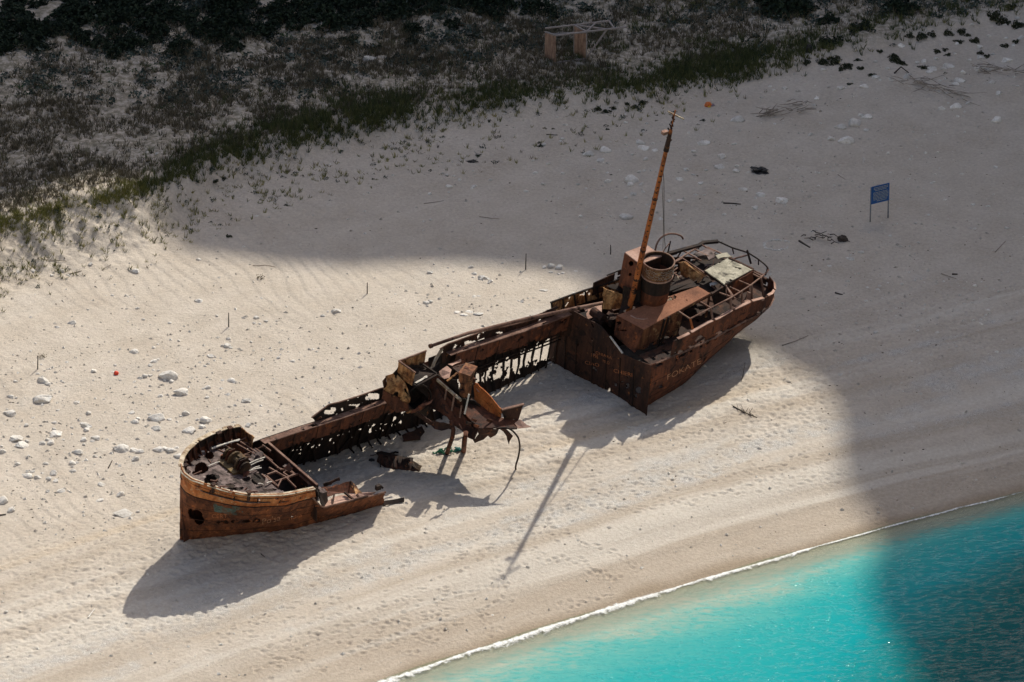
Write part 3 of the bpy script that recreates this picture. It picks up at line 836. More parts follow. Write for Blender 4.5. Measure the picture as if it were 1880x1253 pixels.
# low torn seaward side behind the bow
footL = smooth_curve([PG(588, 968), PG(611, 961), PG(655, 948), PG(708, 932)], 40)
topL = smooth_curve([P(574, 914, w=3.9), P(592, 933, w=3.9), P(640, 920, w=3.9), P(690, 909, w=3.95), P(712, 902, w=4.0)], 40)
def low_side(s, t):
    i = s * 39; k = min(int(i), 38); f = i - k
    return topL[k].lerp(topL[k + 1], f).lerp(footL[k].lerp(footL[k + 1], f), t * 1.25)
def low_keep(s, t, p): return not (s > .965 + .03 * fn_n(p, 5, 2))
low = MB().sheet(low_side, 90, 16, low_keep, .05).build('low_side_plating', M['bow'], ship, True)
MB().tube([low_side(i / 30, .0) for i in range(30)], .05, 6).build('edge_flange', M['bar'], low)
zz = Z(330, 870, 5.222)
MB().poly([P(*zz(1360, 290), v=2.2), P(*zz(1470, 225), v=2.2), P(*zz(1620, 195), v=2.25), P(*zz(1880, 175), v=2.3), P(*zz(1840, 205), w=3.8), P(*zz(1400, 330), w=3.8)], .04, .08).build('floor_plate', M['pink'], ship)
MB().poly([P(*zz(1360, 130), w=2.2), P(*zz(1640, 75), w=2.2), P(*zz(1690, 190), w=2.6), P(*zz(1480, 205), w=2.8), P(*zz(1330, 240), w=2.9)], .05, .1).build('standing_plate', M['hull'], ship)
MB().poly([P(*zz(1640, 65), w=2.2), P(*zz(1750, 185), w=3.2), P(*zz(1690, 200), w=3.2), P(*zz(1625, 110), w=2.25)], .05, .06).build('standing_plate', M['tan'], ship)
MB().poly([P(*zz(1375, 95), w=2.0), P(*zz(1530, 35), w=2.0), P(*zz(1535, 65), w=2.05), P(*zz(1385, 130), w=2.05)], .06, .06).build('bent_plate', M['hull_dark'], ship)
for a, c in (((1580, 180), (1680, 260)), ((1480, 200), (1460, 320)), ((1700, 200), (1720, 240)), ((1600, 270), (1800, 215))):
    MB().bar(P(*zz(*a), v=2.45), P(*zz(*c), v=2.35), .10, .12).build('floor_beam', M['hull_dark'], ship)
MB().tube([P(697, 899, w=3.7), P(700, 893, w=3.6), P(703, 897, w=3.7)], .07, 6).box(P(694, 895, w=3.7), (.3, .2, .3)).build('mooring_fitting', M['black'], ship)
MB().poly([PG(700, 935, .25), PG(742, 925, .25), PG(742, 928, .05), PG(705, 938, .02)], .06, .04).build('torn_strake', M['black'], ship)
# graffiti on the bow: the text is laid along the curve of the plating
def on_bow(px0, py0, px1, py1, hgt):
    def fn(x, y):
        qx = px0 + (px1 - px0) * x; qy = py0 + (py1 - py0) * x - y * hgt
        best = None
        # nearest surface parameters by a small search
        s0, t0 = max(0, min(1, (qx - 332) / 248)), .5
        for step in (.12, .05, .02, .008, .003, .001):
            for _ in range(6):
                c = [(s0 + i * step, t0 + j * step) for i in (-1, 0, 1) for j in (-1, 0, 1)]
                c = [(min(1, max(0, a)), min(1.3, max(0, b_))) for a, b_ in c]
                s1, t1 = min(c, key=lambda q: (spx(bs(*q))[0] - qx) ** 2 + (spx(bs(*q))[1] - qy) ** 2)
                if (s1, t1) == (s0, t0): break
                s0, t0 = s1, t1
        return bs(s0, t0) + Vector((.012, .036, 0))
    return fn
text_on(bow_hull, "Po'sa", on_bow(480, 963, 497, 959, 15), M['scratch_pale'])
text_on(bow_hull, 'ndra', on_bow(529, 955, 543, 951, 9), M['scratch'])
text_on(bow_hull, 'CERT', on_bow(388, 951, 400, 951, 11), M['scratch'])
text_on(bow_hull, 'moreille', on_bow(462, 944, 471, 943, 9), M['scratch'])
# ---------- landward side: narrow side deck, coaming, bulwark with ports, shell in tatters, frames
def lerp_line(pts):
    pts = sorted(pts, key=lambda q: q.x); us = [q.x for q in pts]
    return lambda u: Vector((u, float(np.interp(u, us, [q.y for q in pts])), float(np.interp(u, us, [q.z for q in pts]))))
inF = lerp_line([P(494, 812, w=-1.7), P(560, 790, w=-1.5), P(627, 769, w=-1.45), P(687, 748, w=-1.45), P(725, 735, w=-1.5), P(775, 716, w=-1.7)])
inA = lerp_line([Vector((u, -2.9, v)) for u, v in ((-1, 3.62), (.5, 3.62), (3.5, 3.66), (8.8, 3.98), (10.5, 4.0))])
OUT = Vector((0, -.48, -.03))
def run_deck(L, u0, u1, n):
    b = MB().sheet(lambda s, t: L(u0 + (u1 - u0) * s) + OUT * t + Vector((0, .03, .02 * fn_n((s * 20, t, 0), 1, 3))), n, 5, lambda s, t, p: fn_n(p, 1.6, 21) < .42, .04)
    b.build('side_deck', M['bar'], ship)
run_deck(inF, 24.6, 13.2, 80); run_deck(inA, 9.6, -.6, 70)
def coaming(L, u0, u1, n, depth, seed):
    def f(s, t):
        p = L(u0 + (u1 - u0) * s)
        return p + Vector((0, .03 * fn_n((p.x, t, 0), .8, 4) - .12 * t, -t * depth * (1 + .08 * fn_n((p.x, 0, 0), 2, seed))))
    o = MB().sheet(f, n, 14, lambda s, t, p: fn_n(p, 3.2, seed) < .55 and not (t > .85 and fn_n(p, 2.4, seed + 4) > .15), .05).build('coaming', M['hull'], ship)
    MB().tube([f(i / 40, 0) + Vector((0, .03, .03)) for i in range(41)], .045, 6).build('coaming_flange', M['bar'], o)
    for k in range(1, int(abs(u1 - u0) / 1.7)):
        s = k * 1.7 / abs(u1 - u0)
        MB().bar(f(s, .02) + Vector((0, .04, 0)), f(s, .97) + Vector((0, .04, 0)), .04, .03).build('seam_strap', M['hull_dark'], o)
coaming(inF, 24.2, 13.0, 90, 1.0, 31); coaming(inA, 9.2, .2, 80, 1.18, 37)
gF = lerp_line([PG(x, y) for x, y in ((450, 886), (480, 876), (520, 863), (560, 848), (600, 838), (687, 806), (760, 783), (820, 762))])
gA = lerp_line([PG(x, y) for x, y in ((800, 772), (850, 745), (905, 719), (1000, 673), (1020, 664))])
# shell plating rotted through above the sand
def shell(L, G_, u0, u1, n, seed, thr):
    def f(s, t):
        u = u0 + (u1 - u0) * s; a = L(u) + OUT + Vector((0, -.02, 0)); g = G_(u)
        k = t * 1.22
        p = a.lerp(g, k)
        return p + Vector((0, -.25 * math.sin(math.pi * min(1, k)), 0))
    def keep(s, t, p):
        d = fn_n(p, 2.4, seed) * .75 + fn_n(p, 5.5, seed + 3) * .55
        mid = math.exp(-((t - .58) / .17) ** 2)
        return d < .78 - thr(p.x) * mid
    return MB().sheet(f, n, 60, keep, .04).build('shell_plating', M['black'], ship), f
sh1, f1 = shell(inF, gF, 25.0, 10.8, 230, 41, lambda u: .50 if u > 13 else .40)
sh2, f2 = shell(inA, gA, 10.9, -.2, 180, 47, lambda u: interp(u, [0, 1.6, 2.4, 5, 9], [1.8, 1.65, 1.3, 1.0, .55]))
M['frame'] = M['black']
def frames(n, f, a, b_):
    for k in range(n):
        s = (k + .5) / n; jit = rnd.gauss(0, .12)
        if rnd.random() < .18 and n > 20: continue
        top = f(s, a + rnd.uniform(0, .12)); bot = f(min(1, max(0, s + jit * .3)), b_)
        pts = [top + Vector((0, .10, 0)), f(s, (a + b_) / 2) + Vector((jit, .12, 0)), bot + Vector((jit, .18 + rnd.uniform(0, .25), 0))]
        MB().bar(pts[0], pts[1], .09, .14).bar(pts[1], pts[2], .09, .13).build('rib', M['frame'], ship)
frames(26, f1, .25, .99); frames(17, f2, .2, .99)
for v in (1.75, 2.0):
    MB().bar(Vector((9.6, -3.3, v - .1)), Vector((.3, -3.3, v - .15)), .07, .07).build('stringer', M['frame'], ship)
# floor timbers poking out of the sand inside the forward hold
for k in range(10):
    x = 640 + k * 17; y = 824 - k * 6.2
    a = PG(x, y, .25); c = PG(x + 9 + rnd.uniform(-2, 2), y + 9 + rnd.uniform(-3, 3), .02)
    m_ = a.lerp(c, .5) + Vector((rnd.uniform(-.05, .05), -.05, -.06))
    MB().bar(a + Vector((0, -.2, .2)), m_, .08, .12).bar(m_, c, .08, .10).build('floor_timber', M['black'], ship)
for k, (x, y) in enumerate([(570, 846), (590, 840), (612, 832), (628, 828)]):
    a = PG(x, y, -.1); MB().bar(a, a + Vector((rnd.uniform(-.1, .1), -.2, .7)), .09, .12).build('floor_timber', M['black'], ship)
MB().poly([PG(738, 803, .15), PG(775, 792, .35), PG(780, 800, .3), PG(772, 808, .1), PG(740, 812, .05)], .06, .1).build('torn_plate', M['hull_dark'], ship)
# bulwark forward: ragged with freeing ports
def bulw(name, pts_top, pts_bot, n, m, holes, mat, seed, thr=.55):
    T = resample(pts_top, n + 1); B = resample(pts_bot, n + 1)
    def f(s, t):
        i = int(round(s * n)); return T[i].lerp(B[i], t)
    return MB().sheet(f, n, m, lambda s, t, p: not in_spots((spx(p)[0], spx(p)[1] + .36 * 0), holes, 4) and fn_n(p, 2.8, seed) < thr, .05).build(name, mat, ship), f
W3 = -1.95
t_ = [P(572, 767, w=W3), P(592, 752, w=W3), P(604, 743, w=W3), P(622, 739, w=W3), P(660, 727, w=W3), P(703, 712, w=W3), P(716, 722, w=W3)]
b_ = [P(583, 776, w=W3), P(600, 771, w=W3), P(610, 767, w=W3), P(628, 761, w=W3), P(664, 748, w=W3), P(708, 735, w=W3), P(720, 732, w=W3)]
bw1, bf1 = bulw('bulwark', t_, b_, 84, 16, [(604, 757, 9, 4.5), (612, 752, 5, 4), (686, 728, 11, 6), (675, 731, 4, 4), (648, 744, 8, 1.5), (628, 752, 2, 3)], M['black'], 51)
MB().tube([bf1(i / 30, 0) for i in range(31)], .05, 6).build('bulwark_rail', M['bar'], bw1)
MB().bar(P(578, 772, w=W3), P(590, 766, w=-1.6), .08, .1).build('bulwark_stay', M['hull_dark'], ship)
# bulwark aft of the break
W3 = -3.38
t_ = [P(808, 641, w=W3), P(822, 632, w=W3), P(850, 622, w=W3), P(888, 608, w=W3), P(940, 597, w=W3), P(985, 585, w=W3), P(1020, 568, w=W3)]
b_ = [P(812, 668, w=W3), P(826, 661, w=W3), P(852, 648, w=W3), P(890, 632, w=W3), P(942, 614, w=W3), P(985, 600, w=W3), P(1022, 588, w=W3)]
bw2, bf2 = bulw('bulwark', t_, b_, 100, 12, [(861, 632, 9, 6), (880, 626, 4, 2.5), (917, 611, 7, 2), (871, 629, 4, 3.5)], M['hull_dark'], 57, .5)
MB().tube([bf2(i / 30, 0) for i in range(31)], .05, 6).build('bulwark_rail', M['bar'], bw2)
MB().tube([P(812, 640, w=W3), P(800, 660, w=-3.2), P(795, 672, w=-3.1), P(790, 682, w=-3.0)], .10, 7).build('bent_stanchion', M['cream'], ship)
t_ = [P(1011, 556, w=-3.4), P(1040, 545, w=-3.45), P(1075, 533, w=-3.45), P(1115, 521, w=-3.4), P(1150, 508, w=-3.3)]
b_ = [P(1013, 575, w=-3.4), P(1042, 566, w=-3.45), P(1077, 554, w=-3.45), P(1117, 543, w=-3.4), P(1152, 530, w=-3.3)]
bw3, bf3 = bulw('bulwark', t_, b_, 70, 10, [(1096, 543, 4, 3), (1082, 540, 2, 2.5), (1060, 556, 2, 2)], M['tan'], 59, .42)
MB().tube([bf3(i / 20, 0) for i in range(21)], .07, 6).build('bulwark_rail', M['black'], bw3)
for k in range(7):
    p = bf3(k / 6.5, 0); q = bf3(k / 6.5, 1); MB().bar(p + Vector((0, .06, .05)), q + Vector((0, .1, 0)), .07, .09).build('bulwark_stay', M['black'], bw3)
MB().poly([P(980, 580, w=-3.2), P(1022, 562, w=-3.0), P(1026, 566, w=-2.9), P(985, 588, w=-3.1)], .05, .06).build('bent_plate', M['hull_dark'], ship)
# the long derrick boom lying on that bulwark
bm = [P(790, 636, w=-3.30), P(860, 612, w=-3.2), P(970, 585, w=-2.7), P(1060, 566, w=-2.0), P(1144, 549, w=-1.3)]
boom = MB().tube(bm, [.10, .11, .12, .12, .10], 9).build('boom', M['bar'], ship, True)
for k in (0, 3): MB().tube([bm[k] + Vector((.05, 0, 0)), bm[k] - Vector((.12, 0, 0))], .14, 9).build('boom_band', M['hull_dark'], boom)

# ---------- wreckage amidships
def mp(pts, w=None):
    out = []
    for q in pts:
        ww = q[2] if len(q) > 2 else w
        ww = interp(ww, [-3.3, -2.6, -2.0, -1.3, -.5, .2, .6, 1.0, 1.6], [-1.2, -.6, .4, 1.6, 2.5, 3.7, 3.8, 4.1, 4.4])
        out.append(P(*zm(q[0], q[1]), w=ww))
    return out
def plate(name, pts, mat, w=None, th=.05, rag=.08, edges=None, parent=None):
    return MB().poly(mp(pts, w), th, rag, edges=edges).build(name, mat, parent or ship)
house = plate('bridge_house_wall', [(325, 215), (640, 92), (625, 250), (340, 365)], M['tan'], -3.3, .05, .05)
MB().bar(*mp([(325, 210), (645, 90)], -3.28), .08, .08).build('edge_rail', M['bar'], house)
plate('bridge_house_wall', [(325, 215, -3.25), (515, 345, -2.3), (480, 490, -2.3), (390, 440, -2.75), (310, 330, -3.25)], M['tan'], None, .05, .04)
MB().bar(*mp([(328, 208, -3.25), (520, 345, -2.3)]), .10, .08).build('edge_rail', M['bar'], ship)
plate('bridge_house_wall', [(610, 230, -3.2), (665, 210, -3.2), (660, 285, -3.2), (700, 330, -2.9), (600, 300, -3.1)], M['hull'], None)
plate('house_floor', [(490, 300, -3.0), (610, 260, -3.2), (760, 350, -2.4), (500, 470, -2.3)], M['black'], None, .05, .05)
plate('pale_sheet', [(500, 455, -2.35), (560, 405, -2.5), (650, 375, -2.4), (660, 395, -2.3), (530, 465, -2.25)], M['pale'], None, .03, .05)
for a, c in (((540, 490, -2.2), (770, 365, -2.2)), ((600, 245, -3.0), (760, 355, -2.4)), ((490, 480, -2.2), (530, 495, -2.2)), ((640, 300, -2.8), (740, 370, -2.4))):
    MB().bar(*mp([a, c]), .12, .10).build('house_beam', M['black'], ship)
# curved orange plating in front
def curl(s, t):
    A = mp([(170, 380, -3.2), (290, 345, -2.9), (400, 460, -2.5), (440, 560, -2.4)]); B = mp([(150, 530, -3.2), (250, 610, -2.8), (330, 640, -2.5), (420, 700, -2.4)])
    a = resample(A, 13); c = resample(B, 13)
    i = min(int(s * 12), 11); f = s * 12 - i
    return a[i].lerp(a[i + 1], f).lerp(c[i].lerp(c[i + 1], f), t) + Vector((0, .25 * math.sin(math.pi * t), 0))
MB().sheet(curl, 30, 18, lambda s, t, p: fn_n(p, 2.5, 61) < .42 and ((s - .72) ** 2 + (t - .35) ** 2 > .012), .04).build('curled_plate', M['tan'], ship)
plate('curled_plate', [(150, 540, -3.0), (260, 590, -2.8), (440, 690, -2.4), (450, 790, -2.3), (300, 800, -2.5), (210, 740, -2.8), (130, 640, -3.0)], M['hull'], None, .05, .1)
plate('torn_plate', [(140, 440, -3.25), (190, 380, -3.2), (200, 520, -3.2), (155, 520, -3.25)], M['hull_dark'], None)
# the black mouth of a trunk
c0 = P(*zm(545, 620), w=-.35)
b = MB(); r_ = .82; n_ = 24; ax = Vector((.25, .85, .25)).normalized(); e1 = ax.orthogonal().normalized(); e2 = ax.cross(e1)
ring = lambda d, r: [c0 + ax * d + (e1 * math.cos(2 * math.pi * i / n_) + e2 * math.sin(2 * math.pi * i / n_)) * r for i in range(n_)]
vs = ring(.25, r_) + ring(-1.1, r_ * .95) + ring(-1.1, r_ * .88) + ring(.25, r_ * .90)
fs = []
for k in range(3):
    for i in range(n_): fs.append((k * n_ + i, k * n_ + (i + 1) % n_, (k + 1) * n_ + (i + 1) % n_, (k + 1) * n_ + i))
for i in range(n_): fs.append((3 * n_ + i, 3 * n_ + (i + 1) % n_, (i + 1) % n_, i))
fs.append(tuple(2 * n_ + i for i in range(n_)))
b.add(vs, fs); b.build('open_trunk', M['black'], ship)
plate('torn_plate', [(440, 790, -2.2), (560, 720, -2.1), (720, 650, -1.9), (700, 690, -1.8), (560, 790, -2.0), (470, 810, -2.1)], M['hull'], None, .05, .08)
plate('torn_plate', [(410, 800, -2.2), (470, 770, -2.1), (480, 785, -2.1), (425, 812, -2.2)], M['tan'], None, .04, .02)
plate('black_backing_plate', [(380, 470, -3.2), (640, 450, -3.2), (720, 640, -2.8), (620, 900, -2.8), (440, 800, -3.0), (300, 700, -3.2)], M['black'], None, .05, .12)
# the long plate that slopes from the landward side down towards the sand
M['hull_mid'] = rust('blackish_hull_plate', [(.012, .008, .008), (.042, .019, .014), (.10, .036, .020)], spots=(.22, .07, .028), spot_amt=.22, dark=.45)  # darker hull tone for the fallen midship section
SL = [(700, 400, -2.6), (780, 380, -2.4), (1050, 650, -1.2), (1080, 800, -.9), (1240, 990, .1), (1200, 1150, .3), (1090, 1070, .0), (960, 950, -.7), (900, 880, -1.0), (680, 740, -2.1), (650, 520, -2.5)]
slope = plate('sloping_plate', SL, M['hull_mid'], None, .06, .10, edges=(4, 5, 6, 7, 8, 9))
plate('sloping_plate', [(600, 430, -2.9), (720, 400, -2.7), (700, 640, -2.3), (640, 640, -2.4), (560, 500, -2.9)], M['black'], None, .05, .1)
MB().bar(*mp([(765, 420, -2.35), (1045, 662, -1.1)]), .10, .16).build('plate_flange', M['cream'], slope)
for a, c, mt in (((875, 540, -1.7), (845, 710, -1.7), 'bar'), ((970, 590, -1.3), (915, 885, -1.2), 'bar'), ((1050, 720, -.9), (1015, 950, -.7), 'bar'), ((1135, 590, -.5), (1085, 820, -.4), 'pale')):
    MB().bar(*mp([a, c]), .09, .06).build('plate_stiffener', M[mt], slope)
# pinkish floor plates catching the sun
plate('floor_plate', [(790, 330, -2.4), (880, 265, -2.5), (935, 310, -2.3), (910, 400, -2.0), (850, 415, -2.1), (785, 375, -2.4)], M['pink'], None, .04, .04)
plate('floor_plate', [(890, 245, -2.7), (1040, 185, -2.7), (1045, 215, -2.6), (940, 265, -2.5)], M['pink'], None, .04, .03)
MB().bar(*mp([(880, 440, -1.9), (1000, 345, -1.9)]), .12, .06).build('loose_plank', M['tan'], ship)
MB().bar(*mp([(940, 285, -2.5), (1190, 225, -2.5)]), .10, .10).build('house_beam', M['hull_dark'], ship)
plate('torn_plate', [(940, 285, -2.4), (1190, 225, -2.5), (1200, 330, -2.4), (1010, 350, -2.0)], M['hull_dark'], None)
for k in range(3): plate('torn_plate', [(700 + 20 * k, 300 + 30 * k, -2.9), (790, 220 + 60 * k, -2.9), (800, 330 + 30 * k, -2.7), (730, 370, -2.7)], M['black'], None)
# rusted winch post
M['winch'] = rust('winch_post_rust', [(.02, .012, .010), (.10, .042, .024), (.24, .10, .05)], spots=(.40, .20, .09), spot_amt=.45, dark=.35, scale=1.8)
wp = mp([(1110, 420, -1.4)])[0]
b = MB()
tb = mp([(1120, 330, -1.35), (1090, 590, -1.35)])
b.tube([tb[1], tb[0]], [.34, .40], 12)
post = b.build('winch_post', M['winch'], ship)
b = MB(); q = Matrix.Rotation(.5, 3, 'Z')
b.box(tb[0] + Vector((0, 0, .06)), (1.15, .75, .22), q).box(tb[0] + Vector((.35, .1, -.25)), (.35, .5, .5), q)
b.build('winch_head', M['winch'], post)
b = MB()
for i in range(8):
    a = tb[1].lerp(tb[0], rnd.random()) + Vector((rnd.uniform(-.5, .5), rnd.uniform(-.3, .4), 0)); b.box(a, (rnd.uniform(.15, .4), rnd.uniform(.1, .3), rnd.uniform(.15, .5)), Matrix.Rotation(rnd.uniform(0, 3), 3, 'Z'))
b.build('winch_gear', M['hull'], post)
# right-hand trough of the fallen section
TV = 4.0
def mv(pts): return [P(*zm(x, y), v=v) for x, y, v in pts]
def plate_v(name, pts, mat, th=.05, rag=.08): return MB().poly(mv(pts), th, rag).build(name, mat, ship)
plate_v('trough_floor', [(1060, 800, TV + .2), (1160, 640, TV + .3), (1420, 830, TV), (1540, 872, TV), (1700, 890, TV), (1690, 990, TV), (1480, 985, TV), (1240, 985, TV)], M['hull_mid'], .08, .08)
plate_v('trough_wall', [(1190, 450, TV + 1.15), (1240, 470, TV + 1.15), (1380, 610, TV + 1.0), (1520, 770, TV + .75), (1500, 860, TV + .02), (1400, 825, TV + .02), (1200, 660, TV + .25)], M['mast'], .06, .06)
plate_v('trough_wall', [(1500, 775, TV + .7), (1600, 738, TV + .75), (1760, 700, TV + .8), (1742, 760, TV + .6), (1700, 892, TV), (1540, 878, TV)], M['hull_dark'], .06, .05)
plate_v('trough_wall', [(1300, 640, TV + .9), (1500, 775, TV + .7), (1730, 705, TV + .75), (1600, 690, TV + .2), (1450, 640, TV + .2)], M['hull_dark'], .06, .05) if False else None
MB().bar(*mv([(1510, 768, TV + .74), (1765, 704, TV + .82)]), .16, .08).build('edge_rail', M['bar'], ship)
plate('trough_floor', [(1140, 620, -1.5), (1250, 640, -1.4), (1300, 760, -1.0), (1150, 790, -1.2)], M['black'], None, .05, .05)
plate_v('hanging_plate', [(1240, 985, TV), (1480, 985, TV), (1440, 1060, TV - .7), (1380, 1090, TV - .9), (1350, 1065, TV - .7), (1300, 1110, TV - .95), (1200, 1150, TV - 1.1)], M['hull_mid'], .05, .14)
plate_v('hanging_plate', [(1480, 985, TV), (1560, 990, TV), (1640, 1070, TV - .6), (1595, 1170, TV - 1.2), (1565, 1060, TV - .6)], M['hull_mid'], .05, .08)
plate_v('hanging_plate', [(1660, 925, TV + .1), (1720, 880, TV + .3), (1760, 910, TV + .2), (1850, 965, TV + .1), (1700, 985, TV)], M['pink'], .05, .06)
plate('torn_plate', [(1180, 470, -1.6), (1300, 520, -1.2), (1390, 620, -.8), (1360, 630, -.8), (1240, 560, -1.2)], M['pink'], None, .04, .04)
for k in range(8):
    x, y = rnd.uniform(1080, 1500), rnd.uniform(860, 960)
    plate('scrap_piece', [(x, y, .3), (x + 60, y + 20, .35), (x + 40, y + 50, .35), (x - 10, y + 30, .3)], M['hull_dark'] if k % 2 else M['hull'], None, .04, .03)
def bk_w(x): return interp(x, [180, 330, 640, 740, 1000, 1200, 1480, 1700], [-3.4, -3.4, -2.9, -2.6, -1.6, -.9, .1, .5])
plate('shadow_backing', [(x, y, bk_w(x)) for x, y in [(200, 420), (330, 260), (600, 260), (740, 390), (1000, 420), (1060, 640), (1200, 660), (1300, 770), (1480, 900), (1240, 960), (1000, 930), (700, 720), (450, 780), (180, 600)]], M['black'], None, .06, .08)  # black plate added behind the wreckage to fill out its cast shadow
# two bent legs down to the sand, and the hooked pipe
lt = mp([(930, 900, -.6), (955, 1000, -.5), (945, 1080, -.4)]); foot = PG(820, 830, -.1)
MB().tube([lt[0], lt[1], lt[2], lt[2].lerp(foot, .6) + Vector((0, 0, .05)), foot], .13, 8).build('bent_leg', M['hull'], ship, True)
lt = mp([(1100, 1030, .0), (1085, 1100, .2)]); foot = PG(851, 827, -.1)
MB().tube([lt[0], lt[1], foot], .16, 8).build('bent_leg', M['hull'], ship, True)
plate('torn_plate', [(530, 790, -2.0), (700, 900, -1.4), (940, 920, -.6), (950, 1000, -.5), (820, 1010, -.8), (740, 990, -1.1), (600, 880, -1.8)], M['hull_dark'], None, .05, .12)
hp = mv([(1480, 985, 4.0), (1560, 968, 4.05), (1640, 1010, 3.9), (1705, 1090, 3.5)])
e = PG(947, 862, -.05)
hp += [hp[-1].lerp(e, .30) + Vector((-.18, 0, .0)), hp[-1].lerp(e, .62) + Vector((-.12, 0, 0)), hp[-1].lerp(e, .85) + Vector((.05, 0, 0)), e]
MB().tube(smooth_curve(hp, 30), .055, 7).build('hooked_pipe', M['black'], ship, True)
for a, c in (((700, 730, -2), (620, 880, -1.8)), ((540, 790, -2), (760, 960, -1.2)), ((640, 660, -2.2), (520, 780, -2.1))):
    MB().bar(*mp([a, c]), .08, .08).build('house_beam', M['hull_dark'], ship)

# ---------- stern
def deckline(u): return interp(u, [-13.8, -12.9, -12, -9, -6, -3, 0, .5], [2.55, 2.75, 3.0, 3.6, 3.95, 4.0, 3.97, 3.97])
def halfb(u): return interp(u, [-13.35, -13.1, -12.6, -11.8, -10.6, -9, -5.7, -3, 0, .5], [.0, .75, 1.35, 1.95, 2.55, 2.98, 3.75, 4.0, 4.0, 4.0])
def lowpt(u):
    return (interp(u, [-13.8, -12.6, -11.5, -10, -8, -4.4, 0, .5], [0, .25, .35, .6, 1.6, 3.0, 3.75, 3.75]),
            interp(u, [-13.8, -12.6, -11.5, -10, -8, -4.4, 0, .5], [2.1, 1.5, 1.0, .5, .6, .5, .3, .3]))
def skew(q):
    c = interp(q[0], [-13.8, -12, -7.5], [.95, .62, 0])
    return Vector((q[0] + .92 * c, q[1] + c, q[2] + .96 * c))
def stern_side(sgn):
    def f(s, t):
        u = -.3 - 13.05 * (1 - (1 - s) ** 1.35)
        B, vd = halfb(u), deckline(u); lw, lv = lowpt(u)
        if sgn < 0: lv -= .9; B = min(B, 3.45)
        k = t * (1.45 if u > -10.5 else 1.0 + .45 * max(0, 1 - (-10.5 - u)))
        w_ = B + (lw - B) * k + .28 * math.sin(math.pi * min(1, k)) * (1 - s) ** .3
        w_ += .05 * mnoise.noise(Vector((u * .7, t * 2.5, 3))) + .02 * mnoise.noise(Vector((u * 2, t * 7, 9)))
        return skew((u, sgn * max(w_, 0.0), vd + (lv - vd) * k))
    return f
sp_ = stern_side(1)
shull = MB().sheet(sp_, 130, 34, lambda s, t, p: not (t < .05 and fn_n(p, 2.2, 71) > .18) and fn_n(p, 1.9, 76) < .62, .05).build('stern_hull', M['hull'], ship, True)
b = MB()
for t in (.24, .47): b.tube([sp_(i / 50, t) + Vector((0, .025, 0)) for i in range(51)], .022, 5)
b.build('plate_seam', M['hull_dark'], shull)
MB().tube([sp_(.02 + i / 53, .0) + Vector((0, .03, -.02 + .03 * fn_n((i, 0, 0), .9, 1))) for i in range(51)], .05, 5).build('deck_edge_angle', M['bar'], shull)
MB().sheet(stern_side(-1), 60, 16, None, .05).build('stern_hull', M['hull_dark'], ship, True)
# bulwark strake with its sun-struck cap
def bwtop(u): return interp(u, [-13.8, -12.6, -11, -9.1, -7, -4.8, -1.9], [3.35, 3.55, 4.2, 4.85, 5.2, 5.35, 5.12])
def bw_side(sgn):
    def f(s, t):
        u = -1.9 - 11.45 * (1 - (1 - s) ** 1.5)
        B = halfb(u) - .06
        if sgn < 0: B = min(B, 3.4)
        a = bwtop(u) if sgn > 0 else bwtop(u) - .2
        return skew((u, sgn * (B + .04 * (1 - t)), a + (deckline(u) + .02 - a) * t))
    return f
fb = bw_side(1)
bww = MB().sheet(fb, 120, 12, lambda s, t, p: not in_spots(spx(p), [(1287, 622, 8, 6), (1281, 625, 5, 5), (1400, 548, 5, 4)]) and not (t > .8 and fn_n(p, 2.6, 83) > .1) and not (t < .1 and fn_n(p, 2.0, 3) > .35), .05).build('stern_bulwark', M['hull'], ship, True)
for s0, s1 in ((.02, .075), (.085, .20), (.215, .33), (.35, .47), (.49, .60), (.66, .80), (.83, .93)):
    MB().sheet(lambda s, t: fb(s0 + (s1 - s0) * s, 0) + Vector((0, .10 - .2 * t, .03)), 14, 2, None, .05).build('cap_rail', M['pink'], bww)
fs_ = bw_side(-1)
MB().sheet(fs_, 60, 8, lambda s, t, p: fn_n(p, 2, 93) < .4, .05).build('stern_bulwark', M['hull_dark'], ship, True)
b = MB()
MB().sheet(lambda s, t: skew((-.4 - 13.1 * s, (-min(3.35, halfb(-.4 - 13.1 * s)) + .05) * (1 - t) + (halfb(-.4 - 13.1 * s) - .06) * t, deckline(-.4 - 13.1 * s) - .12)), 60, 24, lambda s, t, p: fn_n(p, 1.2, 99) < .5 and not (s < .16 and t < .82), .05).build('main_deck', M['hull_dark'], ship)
# torn scraps hanging under the counter
for (x, y, L) in ((1400, 560, 16), (1405, 552, 14), (1412, 540, 18), (1416, 528, 12), (1395, 566, 10), (1417, 515, 8), (1385, 577, 8)):
    a = P(x, y, w=.7); MB().poly([a, a + Vector((.2, .1, 0)), a + Vector((.12, .1, -L / 26)), a + Vector((.02, .05, -L / 22))], .03, .03, .1).build('hanging_scrap', M['black'], ship)
MB().poly([P(1345, 606, w=0), P(1363, 594, w=0), P(1362, 618, w=0), P(1350, 622, w=0)], .16).build('rudder', M['black'], ship)
